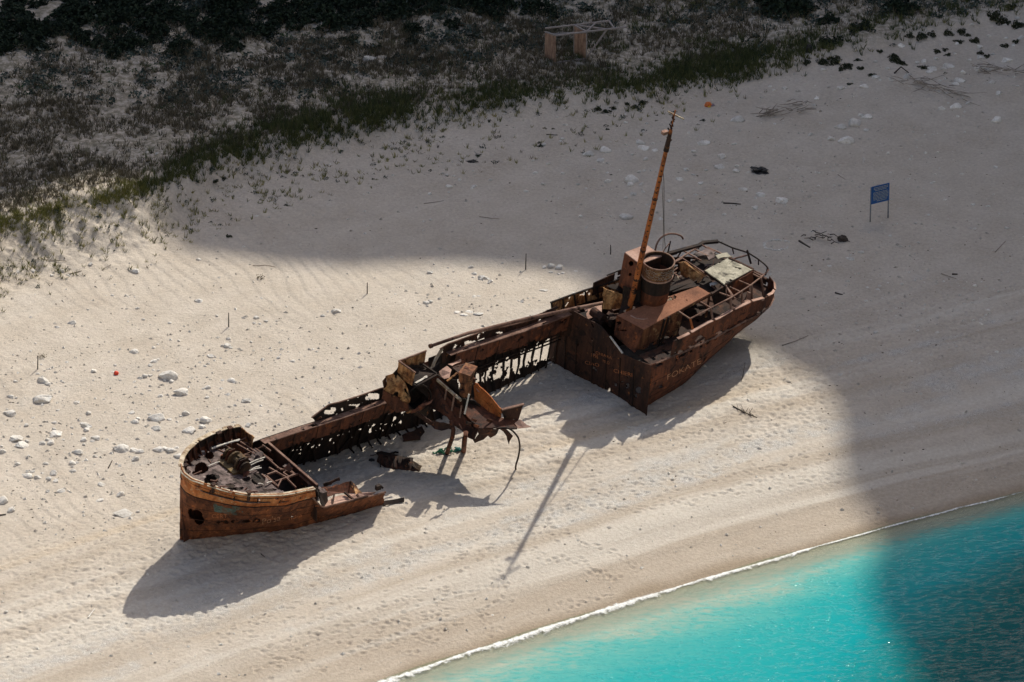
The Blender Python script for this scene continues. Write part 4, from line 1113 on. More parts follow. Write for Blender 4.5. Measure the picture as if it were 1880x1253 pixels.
# forward bulkhead of the stern section, facing the gap
bk = [(1011, 640), (1014, 600), (1020, 572), (1050, 560), (1104, 599), (1120, 619), (1143, 650), (1168, 662), (1195, 670), (1183, 757), (1095, 715), (1005, 676)]
bkw = [-3.45, -3.45, -3.4, -3.2, -1.0, 0, 1.4, 2.7, 3.95, 3.95, 0, -3.6]
def bk_pt(x, y):
    # the bulkhead plane: athwartships at x = 0.15 .. -0.3
    return P(x, y, u=0.0 - .06 * (x - 1100) / 90)
def bulk_f(s, t):
    x = 1004 + (1196 - 1004) * s
    top = interp(x, [1004, 1020, 1048, 1104, 1120, 1143, 1168, 1196], [640, 573, 568, 599, 619, 650, 661, 671])
    bot = interp(x, [1004, 1007, 1095, 1183, 1196], [668, 671, 713, 754, 760])
    return bk_pt(x - (0 if s < .9 else 10 * t * (s - .9) / .1), top + (bot + 14 - top) * t)
def bulk_keep(s, t, p):
    q = spx(p)
    if q[0] < 1009 + 3 * fn_n(p, 4, 3): return False
    return not in_spots((q[0] + 2 * fn_n(p, 5, 1), q[1] + 2 * fn_n(p, 5, 2)), [(1142, 701, 3.5, 2), (1153, 708, 3, 5), (1172, 716, 5, 6), (1118, 716, 3, 4), (1168, 727, 3, 3)]) and fn_n(p, 2.2, 5) < .56
bk_o = MB().sheet(bulk_f, 110, 60, bulk_keep, .06).build('bulkhead', M['hull_dark'], ship)
MB().bar(bk_pt(1120, 618), bk_pt(1143, 649), .1, .06).build('bright_edge', M['pale'], bk_o)
for x in (1040, 1060, 1090, 1115, 1140, 1165):
    y0 = interp(x, [1004, 1048, 1104, 1143, 1196], [625, 640, 650, 680, 700]); y1 = interp(x, [1007, 1183], [671, 754])
    MB().bar(bk_pt(x, y0 - 20) + Vector((.05, 0, 0)), bk_pt(x - 3, y1) + Vector((.05, 0, 0)), .06, .05).build('bulkhead_stiffener', M['black'], bk_o)
def on_bulk(x0, y0, x1, y1, h):
    return lambda x, y: bk_pt(x0 + (x1 - x0) * x, y0 + (y1 - y0) * x - h * y) + Vector((.045, 0, 0))
zk = Z(1000, 610, 9.4)
def bt(s, a, c, h, mat='scratch'):
    x0, y0 = zk(*a); x1, y1 = zk(*c); n = len(s) * .60
    text_on(bk_o, s, on_bulk(x0, y0, x0 + (x1 - x0) / n, y0 + (y1 - y0) / n, h), M[mat])
bt('CHIARA', (885, 370), (1170, 470), 7.5); bt('1996', (800, 415), (960, 470), 10); bt('MILO', (1010, 520), (1130, 560), 8)
bt('CIAO', (700, 545), (950, 600), 9); bt('PIERA', (380, 350), (640, 420), 8, 'hull'); bt('CHIERI', (1195, 690), (1590, 790), 10)
def on_stern(x0, y0, x1, y1, h):
    def fn(x, y):
        qx, qy = x0 + (x1 - x0) * x, y0 + (y1 - y0) * x - y * h
        s0, t0 = .2, .4
        for step in (.1, .04, .015, .005, .002):
            for _ in range(8):
                c = [(min(1, max(0, s0 + i * step)), min(1, max(0, t0 + j * step))) for i in (-1, 0, 1) for j in (-1, 0, 1)]
                n = min(c, key=lambda q: (spx(sp_(*q))[0] - qx) ** 2 + (spx(sp_(*q))[1] - qy) ** 2)
                if n == (s0, t0): break
                s0, t0 = n
        return sp_(s0, t0) + Vector((0, .05, 0))
    return fn
text_on(shull, 'FOKATE', on_stern(1223, 698, 1240, 689.5, 14), M['scratch_pale'])
# deckhouse
A, B_, D_, E_ = P(1133, 580, v=5.2), P(1182, 606, v=5.26), P(1304, 540, w=2.3), P(1281, 527, v=6.05)
A2, B2 = P(1128, 616, v=3.75), P(1166, 648, v=3.72)
roof = MB().sheet(lambda s, t: A.lerp(B_, t).lerp(E_.lerp(D_, t), s) + Vector((0, 0, .02 + .015 * fn_n((s * 6, t * 3, 0), 1, 2))), 60, 24, lambda s, t, p: not in_spots((spx(p)[0] + 2 * fn_n(p, 4, 1), spx(p)[1] + 2 * fn_n(p, 4, 6)), [(1231, 549, 5, 3), (1239, 547, 2.5, 3), (1222, 555, 2, 1.2), (1260, 552, 1.5, 1.2)]), .06).build('deckhouse_roof', M['roof'], ship)
MB().tube([P(1158, 580, v=5.34), P(1168, 585, v=5.36), P(1180, 587, v=5.37), P(1192, 586, v=5.4)], .05, 6).build('bent_rod', M['pink'], roof)
b = MB()
for k in range(26): b.tube([P(1229 + rnd.uniform(-7, 10), 549 + rnd.uniform(-5, 4), v=5.66 + rnd.uniform(0, .1)), P(1229 + rnd.uniform(-7, 10), 549 + rnd.uniform(-5, 4), v=5.68 + rnd.uniform(0, .1))], .02, 4)
for k in range(8): b.tube([P(1219 + rnd.uniform(-4, 8), 568 + rnd.uniform(-3, 4), v=5.52 + rnd.uniform(0, .05)), P(1219 + rnd.uniform(-4, 8), 568 + rnd.uniform(-3, 4), v=5.52 + rnd.uniform(0, .05))], .015, 4)
b.build('wire_tangle', M['cream'], roof)
fr = MB().sheet(lambda s, t: A.lerp(B_, s).lerp(A2.lerp(B2, s), t) + Vector((.02, 0, 0)), 30, 24, lambda s, t, p: not in_spots(spx(p), [(1137, 593, 4, 4), (1143, 607, 9, 1.4), (1135, 604, 4, 1.2)]), .05).build('deckhouse_front', M['hull'], ship)
D2 = P(1290, 597, w=2.3)
def dside(s, t):
    return B_.lerp(D_, s).lerp(B2.lerp(Vector((D_.x, 2.3, 4.05)), s), t) + Vector((0, .02, 0))
ds = MB().sheet(dside, 70, 24, lambda s, t, p: not (s > .60 and .10 < t and s < .97) and not (t > .85 and fn_n(p, 2.5, 7) > 0), .05).build('deckhouse_side', M['tan'], ship)
ds.active_material = rust('streaked_deckhouse_side', [(.02, .012, .010), (.09, .036, .021), (.19, .08, .038)], spots=(.46, .30, .15), spot_amt=.30, streak=.95, dark=.3, scale=1.3)
for s in (.30, .36):
    MB().bar(dside(s, 0) + Vector((0, .06, .05)), dside(s, 1) + Vector((0, .06, -.1)), .10, .10).build('door_post', M['black'], ds)
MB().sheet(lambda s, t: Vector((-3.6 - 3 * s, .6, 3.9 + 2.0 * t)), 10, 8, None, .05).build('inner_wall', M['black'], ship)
# raised casing between roof and funnel foot, dark well abaft it
MB().poly([P(1175, 566, v=5.3), P(1228, 540, v=5.3), P(1228, 524, v=5.2), P(1150, 556, v=5.1)], .1).build('casing_top', M['hull_dark'], ship)
MB().poly([P(1225, 540, v=5.75), P(1281, 526, v=6.05), P(1265, 510, v=5.7), P(1232, 520, v=5.5)], .06, .1).build('casing_top', M['black'], ship)
# funnel
fb0, ft0 = P(1200, 552, w=.45), P(1209.4, 479, w=.45)
fa = (ft0 - fb0).normalized(); fe1 = Vector((1, 0, 0)); fe1 = (fe1 - fa * fe1.dot(fa)).normalized(); fe2 = fa.cross(fe1)
def cyl(d0, d1, r0, r1, th, n=36):
    b = MB()
    def rg(d, r): return [fb0 + fa * d + (fe1 * math.cos(2 * math.pi * i / n) + fe2 * math.sin(2 * math.pi * i / n)) * r for i in range(n)]
    vs = rg(d0, r0) + rg(d1, r1) + rg(d1, r1 - th) + rg(d0, r0 - th); fs = []
    for k in range(4):
        for i in range(n): fs.append((k * n + i, k * n + (i + 1) % n, ((k + 1) % 4) * n + (i + 1) % n, ((k + 1) % 4) * n + i))
    b.add(vs, fs); return b
Lf = (ft0 - fb0).length
fun = cyl(-.6, Lf - .85, .84, .85, .04).build('funnel', M['hull'], ship, True)
fun.data.polygons.foreach_set('use_smooth', [True] * len(fun.data.polygons))
co_ = cyl(Lf - .95, Lf, .95, .97, .05).build('funnel_collar', M['collar'], fun)
b = cyl(Lf - 1.02, Lf - .93, .985, .985, .1); b.build('collar_ring', M['pink'], fun)
cyl(Lf - .05, Lf + .02, 1.0, 1.0, .07).build('collar_rim', M['bar'], fun)
cyl(Lf - 2.2, Lf - 1.5, .80, .80, .78).build('funnel_damper', M['black'], fun)
cyl(Lf - 2.0, Lf - .04, .895, .915, .03).build('funnel_inner_shade', M['black'], fun)  # black inner tube, shade inside the funnel put into its colour
# scribbles scratched into the collar: rows of little strokes
pt = lambda a, d: fb0 + fa * d + (fe1 * math.cos(a) + fe2 * math.sin(a)) * .985
M['scribble'] = flat('greyed_white_scribble', (.34, .32, .29), .9, .6, 9)
for row_ in range(4):
    an = -.1 + .2 * rnd.random()
    pts_ = []
    for k in range(46):
        an += .04 + .02 * rnd.random(); pts_.append(pt(an, Lf - .22 - .17 * row_ + rnd.uniform(-.09, .09)))
    MB().tube(pts_, .011, 4).build('scribble', M['scribble'], co_)
# tall vent casing beside the mast
c1 = P(1147, 465, w=-1.5); bx = [c1, c1 + Vector((0, 1.45, 0)), c1 + Vector((-1.7, 1.45, 0)), c1 + Vector((-1.7, 0, 0))]
dn = Vector((.12, 0, -2.3))
def face(i, j):
    return lambda s, t: bx[i].lerp(bx[j], s) + dn * t
vent = MB().sheet(face(0, 1), 24, 34, lambda s, t, p: not in_spots(spx(p), [(1159, 484, 4.5, 5), (1157, 504, 3, 3.5)]), .05).build('vent_casing', M['hull'], ship)
MB().sheet(face(1, 2), 6, 8, None, .05).build('casing_side', M['hull_dark'], vent); MB().sheet(face(2, 3), 6, 8, None, .05).build('casing_side', M['hull_dark'], vent); MB().sheet(face(3, 0), 6, 8, None, .05).build('casing_side', M['hull_dark'], vent)
MB().sheet(lambda s, t: bx[0].lerp(bx[1], s).lerp(bx[3].lerp(bx[2], s), t) + Vector((0, 0, .03)), 16, 16, lambda s, t, p: fn_n(p, 2.5, 5) < .6, .06).build('casing_top', M['pink'], vent)
MB().bar(P(1114, 506, w=-2.2), P(1140, 496, w=-2.0), .06, .06).build('stub_pipe', M['black'], ship)
plate4 = lambda name, pts, mat, th=.05, rag=.06: MB().poly([P(*z4(a, b_), **k) for a, b_, k in pts], th, rag).build(name, mat, ship)
plate4('mast_house_wall', [(450, 535, dict(w=-1.5)), (610, 590, dict(w=-.7)), (600, 700, dict(w=-.7)), (440, 700, dict(w=-1.4))], M['tan'])
plate4('mast_house_wall', [(600, 520, dict(w=-.8)), (740, 560, dict(w=.1)), (735, 640, dict(w=.2)), (560, 745, dict(w=-.2)), (595, 640, dict(w=-.6))], M['black'])
plate4('mast_house_wall', [(560, 500, dict(w=-1.7)), (700, 560, dict(w=-.9)), (620, 590, dict(w=-.9)), (470, 525, dict(w=-1.7))], M['black'])
plate4('deck_remnant', [(300, 700, dict(v=3.7)), (440, 670, dict(v=3.75)), (440, 740, dict(v=3.7)), (330, 780, dict(v=3.6))], M['pink'])
plate4('deck_remnant', [(250, 740, dict(v=3.65)), (330, 710, dict(v=3.7)), (335, 770, dict(v=3.6))], M['black'])
b = MB()
for k in range(9):
    p = P(*z4(rnd.uniform(390, 560), rnd.uniform(690, 800)), v=3.9); b.box(p, (rnd.uniform(.2, .7), rnd.uniform(.2, .5), rnd.uniform(.2, .6)), Matrix.Rotation(rnd.uniform(0, 3), 3, 'Z'))
p = P(*z4(410, 750), v=4.1); b.tube([p + Vector((0, -.5, 0)), p + Vector((0, .5, 0))], .3, 12)
b.build('deck_winch', M['hull_dark'], ship)
# mast
mbase = P(1156, 566, w=-.15)
best = None
for wv_ in np.arange(-1, 8, .05):
    q = P(1240, 203, w=float(wv_)); W = toW(q); t = (W[2] + 1.0) / SUND[2]; s_ = project(W - SUND * t)
    e_ = abs(s_[1] - 1062) + .3 * abs(s_[0] - 900)
    if best is None or e_ < best[0]: best = (e_, q)
mtop = best[1]
mast = MB().tube([mbase.lerp(mtop, t) for t in (-.05, .0, .3, .6, .82, .90, .91, 1.0)], [.18, .18, .17, .145, .125, .11, .05, .04], 14).build('mast', M['mast'], ship, True)
b = MB()
for k in range(16):
    t = .80 + .011 * k; c = mbase.lerp(mtop, t); b.tube([c + Vector((rnd.uniform(-.1, .1), rnd.uniform(-.1, .1), -.12)), c + Vector((rnd.uniform(-.16, .16), rnd.uniform(-.16, .16), .18))], .045, 5)
b.tube([mbase.lerp(mtop, .80), mbase.lerp(mtop, .90)], [.17, .11], 9)
b.build('mast_lashing', M['hull_dark'], mast)
c = P(1242, 212, w=mtop.y - .2)
MB().bar(P(1226, 205, w=mtop.y - .3), P(1255, 219, w=mtop.y - .1), .12, .07).build('crosspiece', M['cream'], mast)
c = mbase.lerp(mtop, .885); MB().box(c + Vector((.2, -.25, .0)), (.35, .25, .2)).build('masthead_block', M['pink'], mast)
for t in (.56, .30, .15): MB().tube([mbase.lerp(mtop, t - .004), mbase.lerp(mtop, t + .004)], .20 - .06 * t, 12).build('mast_band', M['hull_dark'], mast)
for k in range(24): MB().box(mbase.lerp(mtop, .1 + .0275 * k) + Vector((.1, .1, 0)), (.1, .1, .06)).build('mast_rung', M['hull_dark'], mast)
for k in range(7): MB().box(mbase.lerp(mtop, .04 + .017 * k) + Vector((rnd.uniform(-.25, .2), rnd.uniform(-.15, .25), 0)), (rnd.uniform(.1, .3), .15, rnd.uniform(.1, .3))).build('mast_fitting', M['hull_dark'], mast)
rp = [mbase.lerp(mtop, .72), P(1219, 330, w=1.2), P(1219, 400, w=.6), P(1219.5, 440, w=.2), P(1223, 462, w=.0), P(1214, 468, w=-.2)]
MB().tube(smooth_curve(rp, 24), .022, 5).build('hanging_rope', M['rope'], mast)
rp = [mbase.lerp(mtop, .70), P(1218, 400, w=.6), P(1217.5, 440, w=.2), P(1217, 458, w=-.1)]
MB().tube(smooth_curve(rp, 24), .016, 5).build('hanging_rope', M['rope'], mast)
# davit and little poles abaft the casing
dv = [P(1203, 459, w=-2.2), P(1206, 446, w=-2.2), P(1215, 434, w=-2.2), P(1229, 429, w=-2.2), P(1240, 429.5, w=-2.2), P(1253, 434, w=-2.2), P(1254, 439, w=-2.2)]
dv = [dv[0] - Vector((0, 0, 2.2))] + dv
MB().tube(smooth_curve(dv, 30), .06, 7).build('davit', M['bar'], ship, True)
MB().tube([P(1226, 465, w=-2.4), P(1231, 443, w=-2.4)], .05, 6).build('short_pole', M['black'], ship)
MB().tube([P(1214, 466, w=-1.5), P(1229, 447, w=-2.2)], .035, 6).build('short_pole', M['bar'], ship)
# after superstructure: pale panel, frames, rails
def q4(a, b_, v=None, w=None): return P(*z4(a, b_), v=v) if v is not None else P(*z4(a, b_), w=w)
PV = 6.15
pan = [q4(1380, 515, PV), q4(1592, 402, PV - .1), q4(1405, 312, PV - .15), q4(1228, 408, PV)]
MB().sheet(lambda s, t: pan[0].lerp(pan[1], s).lerp(pan[3].lerp(pan[2], s), t) + Vector((0, 0, .03 * fn_n((s * 5, t * 4, 0), 1, 4))), 40, 30, lambda s, t, p: fn_n(p, 2.2, 15) < .55, .07).build('roof_panel', M['panel'], ship)
for a, c in (((1280, 592), (1392, 520)), ((1388, 520), (1598, 404)), ((1230, 412), (1392, 524)), ((1412, 312), (1600, 402))):
    MB().bar(q4(*a, PV - .12), q4(*c, PV - .2), .12, .20).build('roof_beam', M['hull_dark'], ship)
# walls under the panel
plate4('after_house_wall', [(1390, 525, dict(w=2.0)), (1595, 410, dict(w=1.9)), (1600, 480, dict(w=1.9)), (1560, 560, dict(w=1.9)), (1400, 640, dict(w=2.0))], M['hull'])
plate4('after_house_wall', [(1280, 600, dict(w=1.9)), (1390, 530, dict(w=1.9)), (1400, 640, dict(w=2.0)), (1300, 690, dict(w=2.1))], M['black'])
plate4('after_house_wall', [(1030, 345, dict(w=-.6)), (1080, 335, dict(w=-.6)), (1240, 440, dict(w=.4)), (1180, 500, dict(w=.4)), (1120, 500, dict(w=.0)), (1040, 440, dict(w=-.5))], M['tan'])
plate4('black_floor', [(960, 480, dict(v=5.2)), (1130, 330, dict(v=5.2)), (1250, 250, dict(v=5.0)), (1400, 310, dict(v=5.0)), (1230, 410, dict(v=5.2)), (1330, 560, dict(v=5.4)), (1200, 570, dict(v=5.5))], M['black'])  # near-black plate across the open after house
plate4('pale_debris', [(1265, 505, dict(v=5.7)), (1325, 490, dict(v=5.7)), (1335, 505, dict(v=5.7)), (1270, 525, dict(v=5.7))], M['white'], .04, .05)
plate4('pale_debris', [(1080, 520, dict(v=5.6)), (1130, 515, dict(v=5.6)), (1120, 545, dict(v=5.6)), (1085, 540, dict(v=5.6))], M['pink'], .04, .05)
plate4('roof_remnant', [(1140, 280, dict(v=5.9)), (1250, 225, dict(v=5.9)), (1320, 260, dict(v=5.9)), (1300, 310, dict(v=5.9)), (1260, 330, dict(v=5.9)), (1240, 290, dict(v=5.9)), (1180, 300, dict(v=5.9))], M['deck'], .06, .15)
plate4('roof_remnant', [(1310, 290, dict(v=5.95)), (1400, 270, dict(v=5.95)), (1430, 300, dict(v=5.95)), (1330, 320, dict(v=5.95))], M['panel'], .05, .1)
for k in range(22):
    a, c_ = rnd.uniform(960, 1390), rnd.uniform(0, 1)
    y = 520 - (a - 960) * .45 + c_ * 120 - 60
    p = q4(a, y, 5.55); d = Vector((rnd.uniform(-.6, .6), rnd.uniform(-.5, .5), rnd.uniform(-.1, .3)))
    if k % 2: MB().bar(p, p + d, .05, .06).build('scrap_piece', M['bar'] if k % 4 == 1 else M['cream'], ship)
    else: MB().poly([p, p + d, p + d * .8 + Vector((.2, .2, .05)), p + Vector((.25, .1, 0))], .03, .04).build('scrap_piece', M['deck'] if k % 4 else M['hull_dark'], ship)
bars = [((940, 290), (1000, 340), 6.0), ((1000, 335), (1180, 225), 5.9), ((995, 345), (1060, 310), 5.9), ((1060, 315), (1240, 435), 5.9), ((1000, 330), (1120, 385), 5.7), ((1060, 252), (1200, 330), 5.9), ((1110, 222), (1260, 300), 5.9), ((1190, 200), (1300, 262), 5.9),
        ((1250, 228), (1430, 310), 5.9), ((1140, 330), (1240, 270), 5.7), ((960, 430), (1020, 385), 5.6), ((970, 410), (1050, 470), 5.6), ((950, 470), (1010, 420), 5.5), ((1330, 575), (1280, 520), 5.7),
        ((1440, 318), (1552, 288), 5.6), ((1400, 310), (1700, 470), 5.3), ((1420, 330), (1640, 455), 5.2), ((1560, 385), (1680, 440), 5.0)]
for a, c, v in bars: MB().bar(q4(*a, v), q4(*c, v), .07, .08).build('roof_beam', M['bar'], ship)
for a, c, v in (((890, 292), (1195, 210), 5.95), ((1190, 208), (1225, 190), 5.9), ((1220, 192), (1330, 182), 5.8), ((880, 300), (1010, 265), 5.9)):
    MB().bar(q4(*a, v), q4(*c, v), .22, .16).build('awning_frame', M['black'], ship)
aw = [q4(1330, 182, 5.75), q4(1440, 232, 5.6), q4(1560, 268, 5.5), q4(1640, 320, 5.4), q4(1712, 378, 5.3), q4(1716, 400, 5.2), q4(1690, 432, 5.35), q4(1580, 518, 5.8), q4(1440, 608, 6.0), q4(1275, 692, 6.0), q4(1115, 776, 5.85)]
MB().tube(smooth_curve(aw[:6], 24), .055, 6).build('awning_rail', M['black'], ship)
MB().tube(resample(aw[5:], 40), .055, 6).build('awning_rail', M['bar'], ship)
for top, bot, mt in (((1117, 776, 5.85), (1107, 890), 'strake'), ((1275, 692, 6.0), (1255, 812), 'bar'), ((1427, 612, 6.0), (1415, 742), 'bar'), ((1512, 560, 5.9), (1512, 690), 'bar'), ((1587, 515, 5.8), (1582, 640), 'bar'), ((1660, 460, 5.5), (1665, 560), 'bar')):
    a = q4(top[0], top[1], top[2]); MB().bar(a, Vector((a.x, halfb(a.x) * .97 if a.x > -12 else a.y, bwtop(a.x))), .10, .10).build('awning_post', M[mt], ship)
for a, va, c, vc in (((1025, 716), 5.9, (1115, 776), 5.85), ((1195, 646), 6.0, (1275, 692), 6.0), ((1340, 575), 6.05, (1440, 610), 6.0), ((1490, 482), 5.95, (1578, 520), 5.8), ((1420, 532), 6.0, (1500, 568), 5.9), ((1575, 422), 5.9, (1662, 466), 5.5), ((1400, 535), 6.0, (1460, 620), 5.9), ((1390, 520), 6.1, (1440, 610), 6.0)):
    MB().bar(q4(*a, va), q4(*c, vc), .07, .07).build('awning_strut', M['bar'], ship)
MB().tube([q4(1553, 250, 5.9), q4(1582, 352, 5.0)], .07, 6).build('short_pole', M['black'], ship)
for a, c in (((1045, 262), (1018, 305)), ((1190, 205), (1180, 240)), ((1440, 235), (1450, 275)), ((1640, 322), (1640, 360)), ((1710, 380), (1695, 440))):
    MB().bar(q4(*a, 5.8), q4(*c, 4.6), .07, .07).build('awning_post', M['hull_dark'], ship)
plate4('pinkish_locker', [(1550, 565, dict(w=2.3)), (1600, 590, dict(w=2.5)), (1590, 640, dict(w=2.5)), (1545, 620, dict(w=2.3))], M['pink'])
plate4('deck_remnant', [(1510, 650, dict(v=4.0)), (1600, 610, dict(v=3.9)), (1620, 640, dict(v=3.8)), (1520, 690, dict(v=4.0))], M['pink'])

# black sheet added under the forecastle to make its deck holes dark
MB().sheet(lambda s, t: Vector((31.4 - 7.6 * s, (wS(31.4 - 7.6 * s) * .9 + .1) * (1 - t) + (wP(31.4 - 7.6 * s) * .70 - .3) * t, deck_v(31.4 - 7.6 * s) - 1.25)), 20, 12, None, .05).build('deck_hole_shade', M['black'], ship)
# ------------------------------------------------------------------ plants on and behind the dune
def projv(X, Y, Zz):
    dx, dy, dz = X - CAM[0], Y - CAM[1], Zz - CAM[2]
    z = dy * FW[1] + dz * FW[2]
    return IW / 2 + FPX * dx / z, IH / 2 - FPX * (dy * UP[1] + dz * UP[2]) / z
_cpx = np.array([q[0] for q in _crest], float); _cpy = np.array([q[1] for q in _crest], float)
def leafmat(name, cols, var=.5):
    m, nt, b = newmat(name)
    a = attr(nt, 'tone')
    nt.links.new(ramp(nt, a, [(i / (len(cols) - 1), c) for i, c in enumerate(cols)]), b.inputs['Base Color'])
    b.inputs['Roughness'].default_value = .8
    b.inputs['Specular IOR Level'].default_value = .2
    return m
M['grass'] = leafmat('dune_grass_green', [(.040, .060, .026), (.085, .105, .042), (.19, .185, .075)])
M['dry'] = leafmat('dune_grass_dry', [(.065, .055, .038), (.145, .125, .085), (.27, .235, .165)])
M['grass_lit'] = leafmat('sunlit_dune_grass', [(.08, .095, .03), (.20, .20, .065), (.36, .32, .14)])  # lighter, yellower copy of the grass with sunlight put into its colour
M['scrub'] = leafmat('low_scrub', [(.018, .032, .026), (.055, .078, .068), (.13, .155, .135)])
M['shrub'] = leafmat('dark_shrub', [(.006, .012, .009), (.016, .028, .017), (.034, .052, .028)])
M['olive'] = leafmat('olive_shrub', [(.014, .020, .012), (.036, .045, .024), (.075, .080, .045)])
M['cover'] = leafmat('bright_ground_cover', [(.018, .050, .020), (.035, .085, .035), (.055, .11, .045)])
NR = np.random.RandomState(3)
def sample(n, dens, y0=-9, y1=34, x0=-52, x1=50):
    if x0 == -52: n = int(n * 1.38)
    X = NR.uniform(x0, x1, n); Y = crest_y(X) + NR.uniform(y0, y1, n)
    Zz = Hv(X, Y)
    px, py = projv(X, Y, Zz)
    k = (NR.rand(n) < dens(px, py, X, Y)) & (py > -330)
    return X[k], Y[k], Zz[k]
def tufts(name, label, X, Y, Zz, nb, h0, h1, wid, spread, mat, cat='grass'):
    n = len(X)
    t = np.repeat(np.arange(n), nb); m = n * nb
    ang = NR.uniform(0, 2 * np.pi, m); H_ = NR.uniform(h0, h1, n)[t] * NR.uniform(.6, 1.1, m)
    r = NR.rand(m) * spread * .35
    bx = X[t] + np.cos(ang) * r; by = Y[t] + np.sin(ang) * r; bz = Zz[t] - .03
    lean = NR.uniform(.1, 1.0, m) * spread
    tx = bx + np.cos(ang) * lean; ty = by + np.sin(ang) * lean; tz = bz + H_
    pa = NR.uniform(0, 2 * np.pi, m); wx, wy = np.cos(pa) * wid, np.sin(pa) * wid
    V = np.stack([np.stack([bx - wx, by - wy, bz], -1), np.stack([bx + wx, by + wy, bz], -1), np.stack([tx, ty, tz], -1)], 1).reshape(-1, 3)
    F = np.arange(m * 3).reshape(-1, 3)
    tone = np.repeat(np.clip(NR.rand(n)[t] * .7 + NR.rand(m) * .3, 0, 1), 3)
    o = link(name, raw_mesh(name, V, F, False, dict(tone=tone)), mat)
    tag(o, label, cat, kind='stuff')
def leaf_cloud(n_leaf, rx, ry, rz, leaf, seed, flat_=0.0):
    """leaf-sized quads scattered through an uneven mound"""
    r = np.random.RandomState(seed)
    u = r.randn(n_leaf, 3); u /= np.linalg.norm(u, axis=1)[:, None]; u[:, 2] = np.abs(u[:, 2])
    az_ = np.arctan2(u[:, 1], u[:, 0])
    lob = 1 + .28 * np.sin(az_ * 3 + seed) + .18 * np.sin(az_ * 5 + seed * 2.1) + .15 * np.sin(u[:, 2] * 7 + seed)
    rad = (.55 + .45 * r.rand(n_leaf) ** .5) * lob
    c = u * rad[:, None] * np.array([rx, ry, rz])
    a = r.randn(n_leaf, 3); a /= np.linalg.norm(a, axis=1)[:, None]
    b = np.cross(a, r.randn(n_leaf, 3)); b /= np.linalg.norm(b, axis=1)[:, None]
    s = leaf * r.uniform(.6, 1.4, n_leaf)[:, None]
    V = np.stack([c - a * s - b * s * .6, c + a * s - b * s * .6, c + a * s + b * s * .6, c - a * s + b * s * .6], 1).reshape(-1, 3)
    tone = np.clip(.25 + .5 * r.rand(n_leaf) + .35 * np.sin(az_ * 4 + seed) * .5, 0, 1)
    return V, np.repeat(tone, 4)
def above(px, py): return np.interp(px, _cpx, _cpy) - py
def nz(X, Y, s, seed): return fbm(X / s, Y / s, 3, seed)

def d_green(px, py, X, Y):
    r = above(px, py)
    r = r + np.interp(px, [0, 280, 360], [5, 5, 14]) * nz(X, Y, 2.2, 303)
    band = np.clip(.86 + 1.1 * nz(X, Y, 1.4, 305), .05, 1) * np.exp(-((r - np.interp(px, [0, 290, 380, 700, 800], [4, 4, 15, 15, 10])) / np.interp(px, [0, 260, 330, 600, 1000, 1400], [12, 12, 26, 30, 20, 24])) ** 2)
    on = np.interp(px, [0, 240, 300, 700, 780, 900, 1080, 1250, 1420, 1550], [1, 1, .8, 1, .45, .5, .3, .9, .6, .1])
    lump = 0 * (nz(X, Y, 3.0, 301) > .18) * np.exp(-((r - 70) / 70) ** 2) * np.interp(px, [0, 900, 1150, 1500, 1880], [.10, .15, .75, .6, .25])
    return band * on * 1.25 + lump
tufts('dune_grass', 'green dune grass growing along the crest of the sand dune', *sample(34000, lambda a, b, X, Y: d_green(a, b, X, Y) * (X > -23.2 - .6 * nz(X, Y, 1, 9)), -2.5, 7), 8, .30, .70, .028, .32, M['grass'])
tufts('sunlit_grass', 'yellow green grass crowning the sunlit dune at the left edge', *sample(12000, lambda a, b, X, Y: d_green(a, b, X, Y) * .75, -2.5, 7, -52, -23.2), 8, .25, .60, .024, .34, M['grass_lit'])
def d_lump(px, py, X, Y):
    r = above(px, py)
    return (nz(X, Y, 3.0, 301) > .14) * sst(10, 30, r) * np.exp(-((r - 60) / 75) ** 2) * np.interp(px, [0, 900, 1150, 1500, 1880], [.12, .2, .9, .8, .3])
tufts('green_grass', 'green grass in loose patches among the straw coloured grass', *sample(30000, d_lump, 0, 30), 8, .28, .6, .026, .34, M['grass'])
def d_dry(px, py, X, Y):
    r = above(px, py)
    base = sst(4, 35, r) * np.interp(px, [0, 600, 1100, 1400, 1600, 1880], [1, 1, .85, .55, .25, .12])
    fade = 1 - .82 * sst(np.interp(px, [0, 500, 900, 1100], [240, 190, 150, 200]), np.interp(px, [0, 500, 900, 1100], [300, 240, 190, 240]), r)
    return base * fade * .8 * np.clip(.55 + 1.1 * nz(X, Y, 2.6, 311), .06, 1)
tufts('dry_grass', 'dry straw and brown grass covering the ground behind the dune crest', *sample(72000, d_dry, -1, 30), 7, .25, .60, .026, .32, M['dry'])
def d_face(px, py, X, Y):
    r = -above(px, py)
    return np.where(r > -4, np.exp(-r / np.interp(px, [0, 250, 500, 900, 1300], [70, 55, 55, 40, 22])), 0) * np.interp(px, [0, 240, 320, 700, 1000, 1250, 1400], [.55, .5, .55, .5, .35, .3, .05]) * np.clip(.5 + 1.3 * nz(X, Y, 1.3, 321), 0, 1)
xf, yf, zf = sample(22000, d_face, -9, 1)
tufts('sparse_grass', 'sparse green grass tufts rooted in the sand of the dune face', xf, yf, zf, 9, .10, .48, .022, .26, M['grass_lit'])
xf, yf, zf = sample(12000, lambda a, b, X, Y: np.clip(d_face(a, b, X, Y) * .62, 0, 1), -7, 1, -52, -20)
tufts('dune_face_grass', 'yellow green grass tufts scattered over the sunlit dune face', xf, yf, zf, 9, .12, .5, .022, .28, M['grass_lit'])
xf, yf, zf = sample(9000, d_face, -9, 1)
tufts('sparse_dry_grass', 'sparse dry brown tufts rooted in the sand of the dune face', xf, yf, zf, 8, .06, .32, .022, .30, M['dry'])
clumps_later = (sample(5000, d_face, -8, 1))
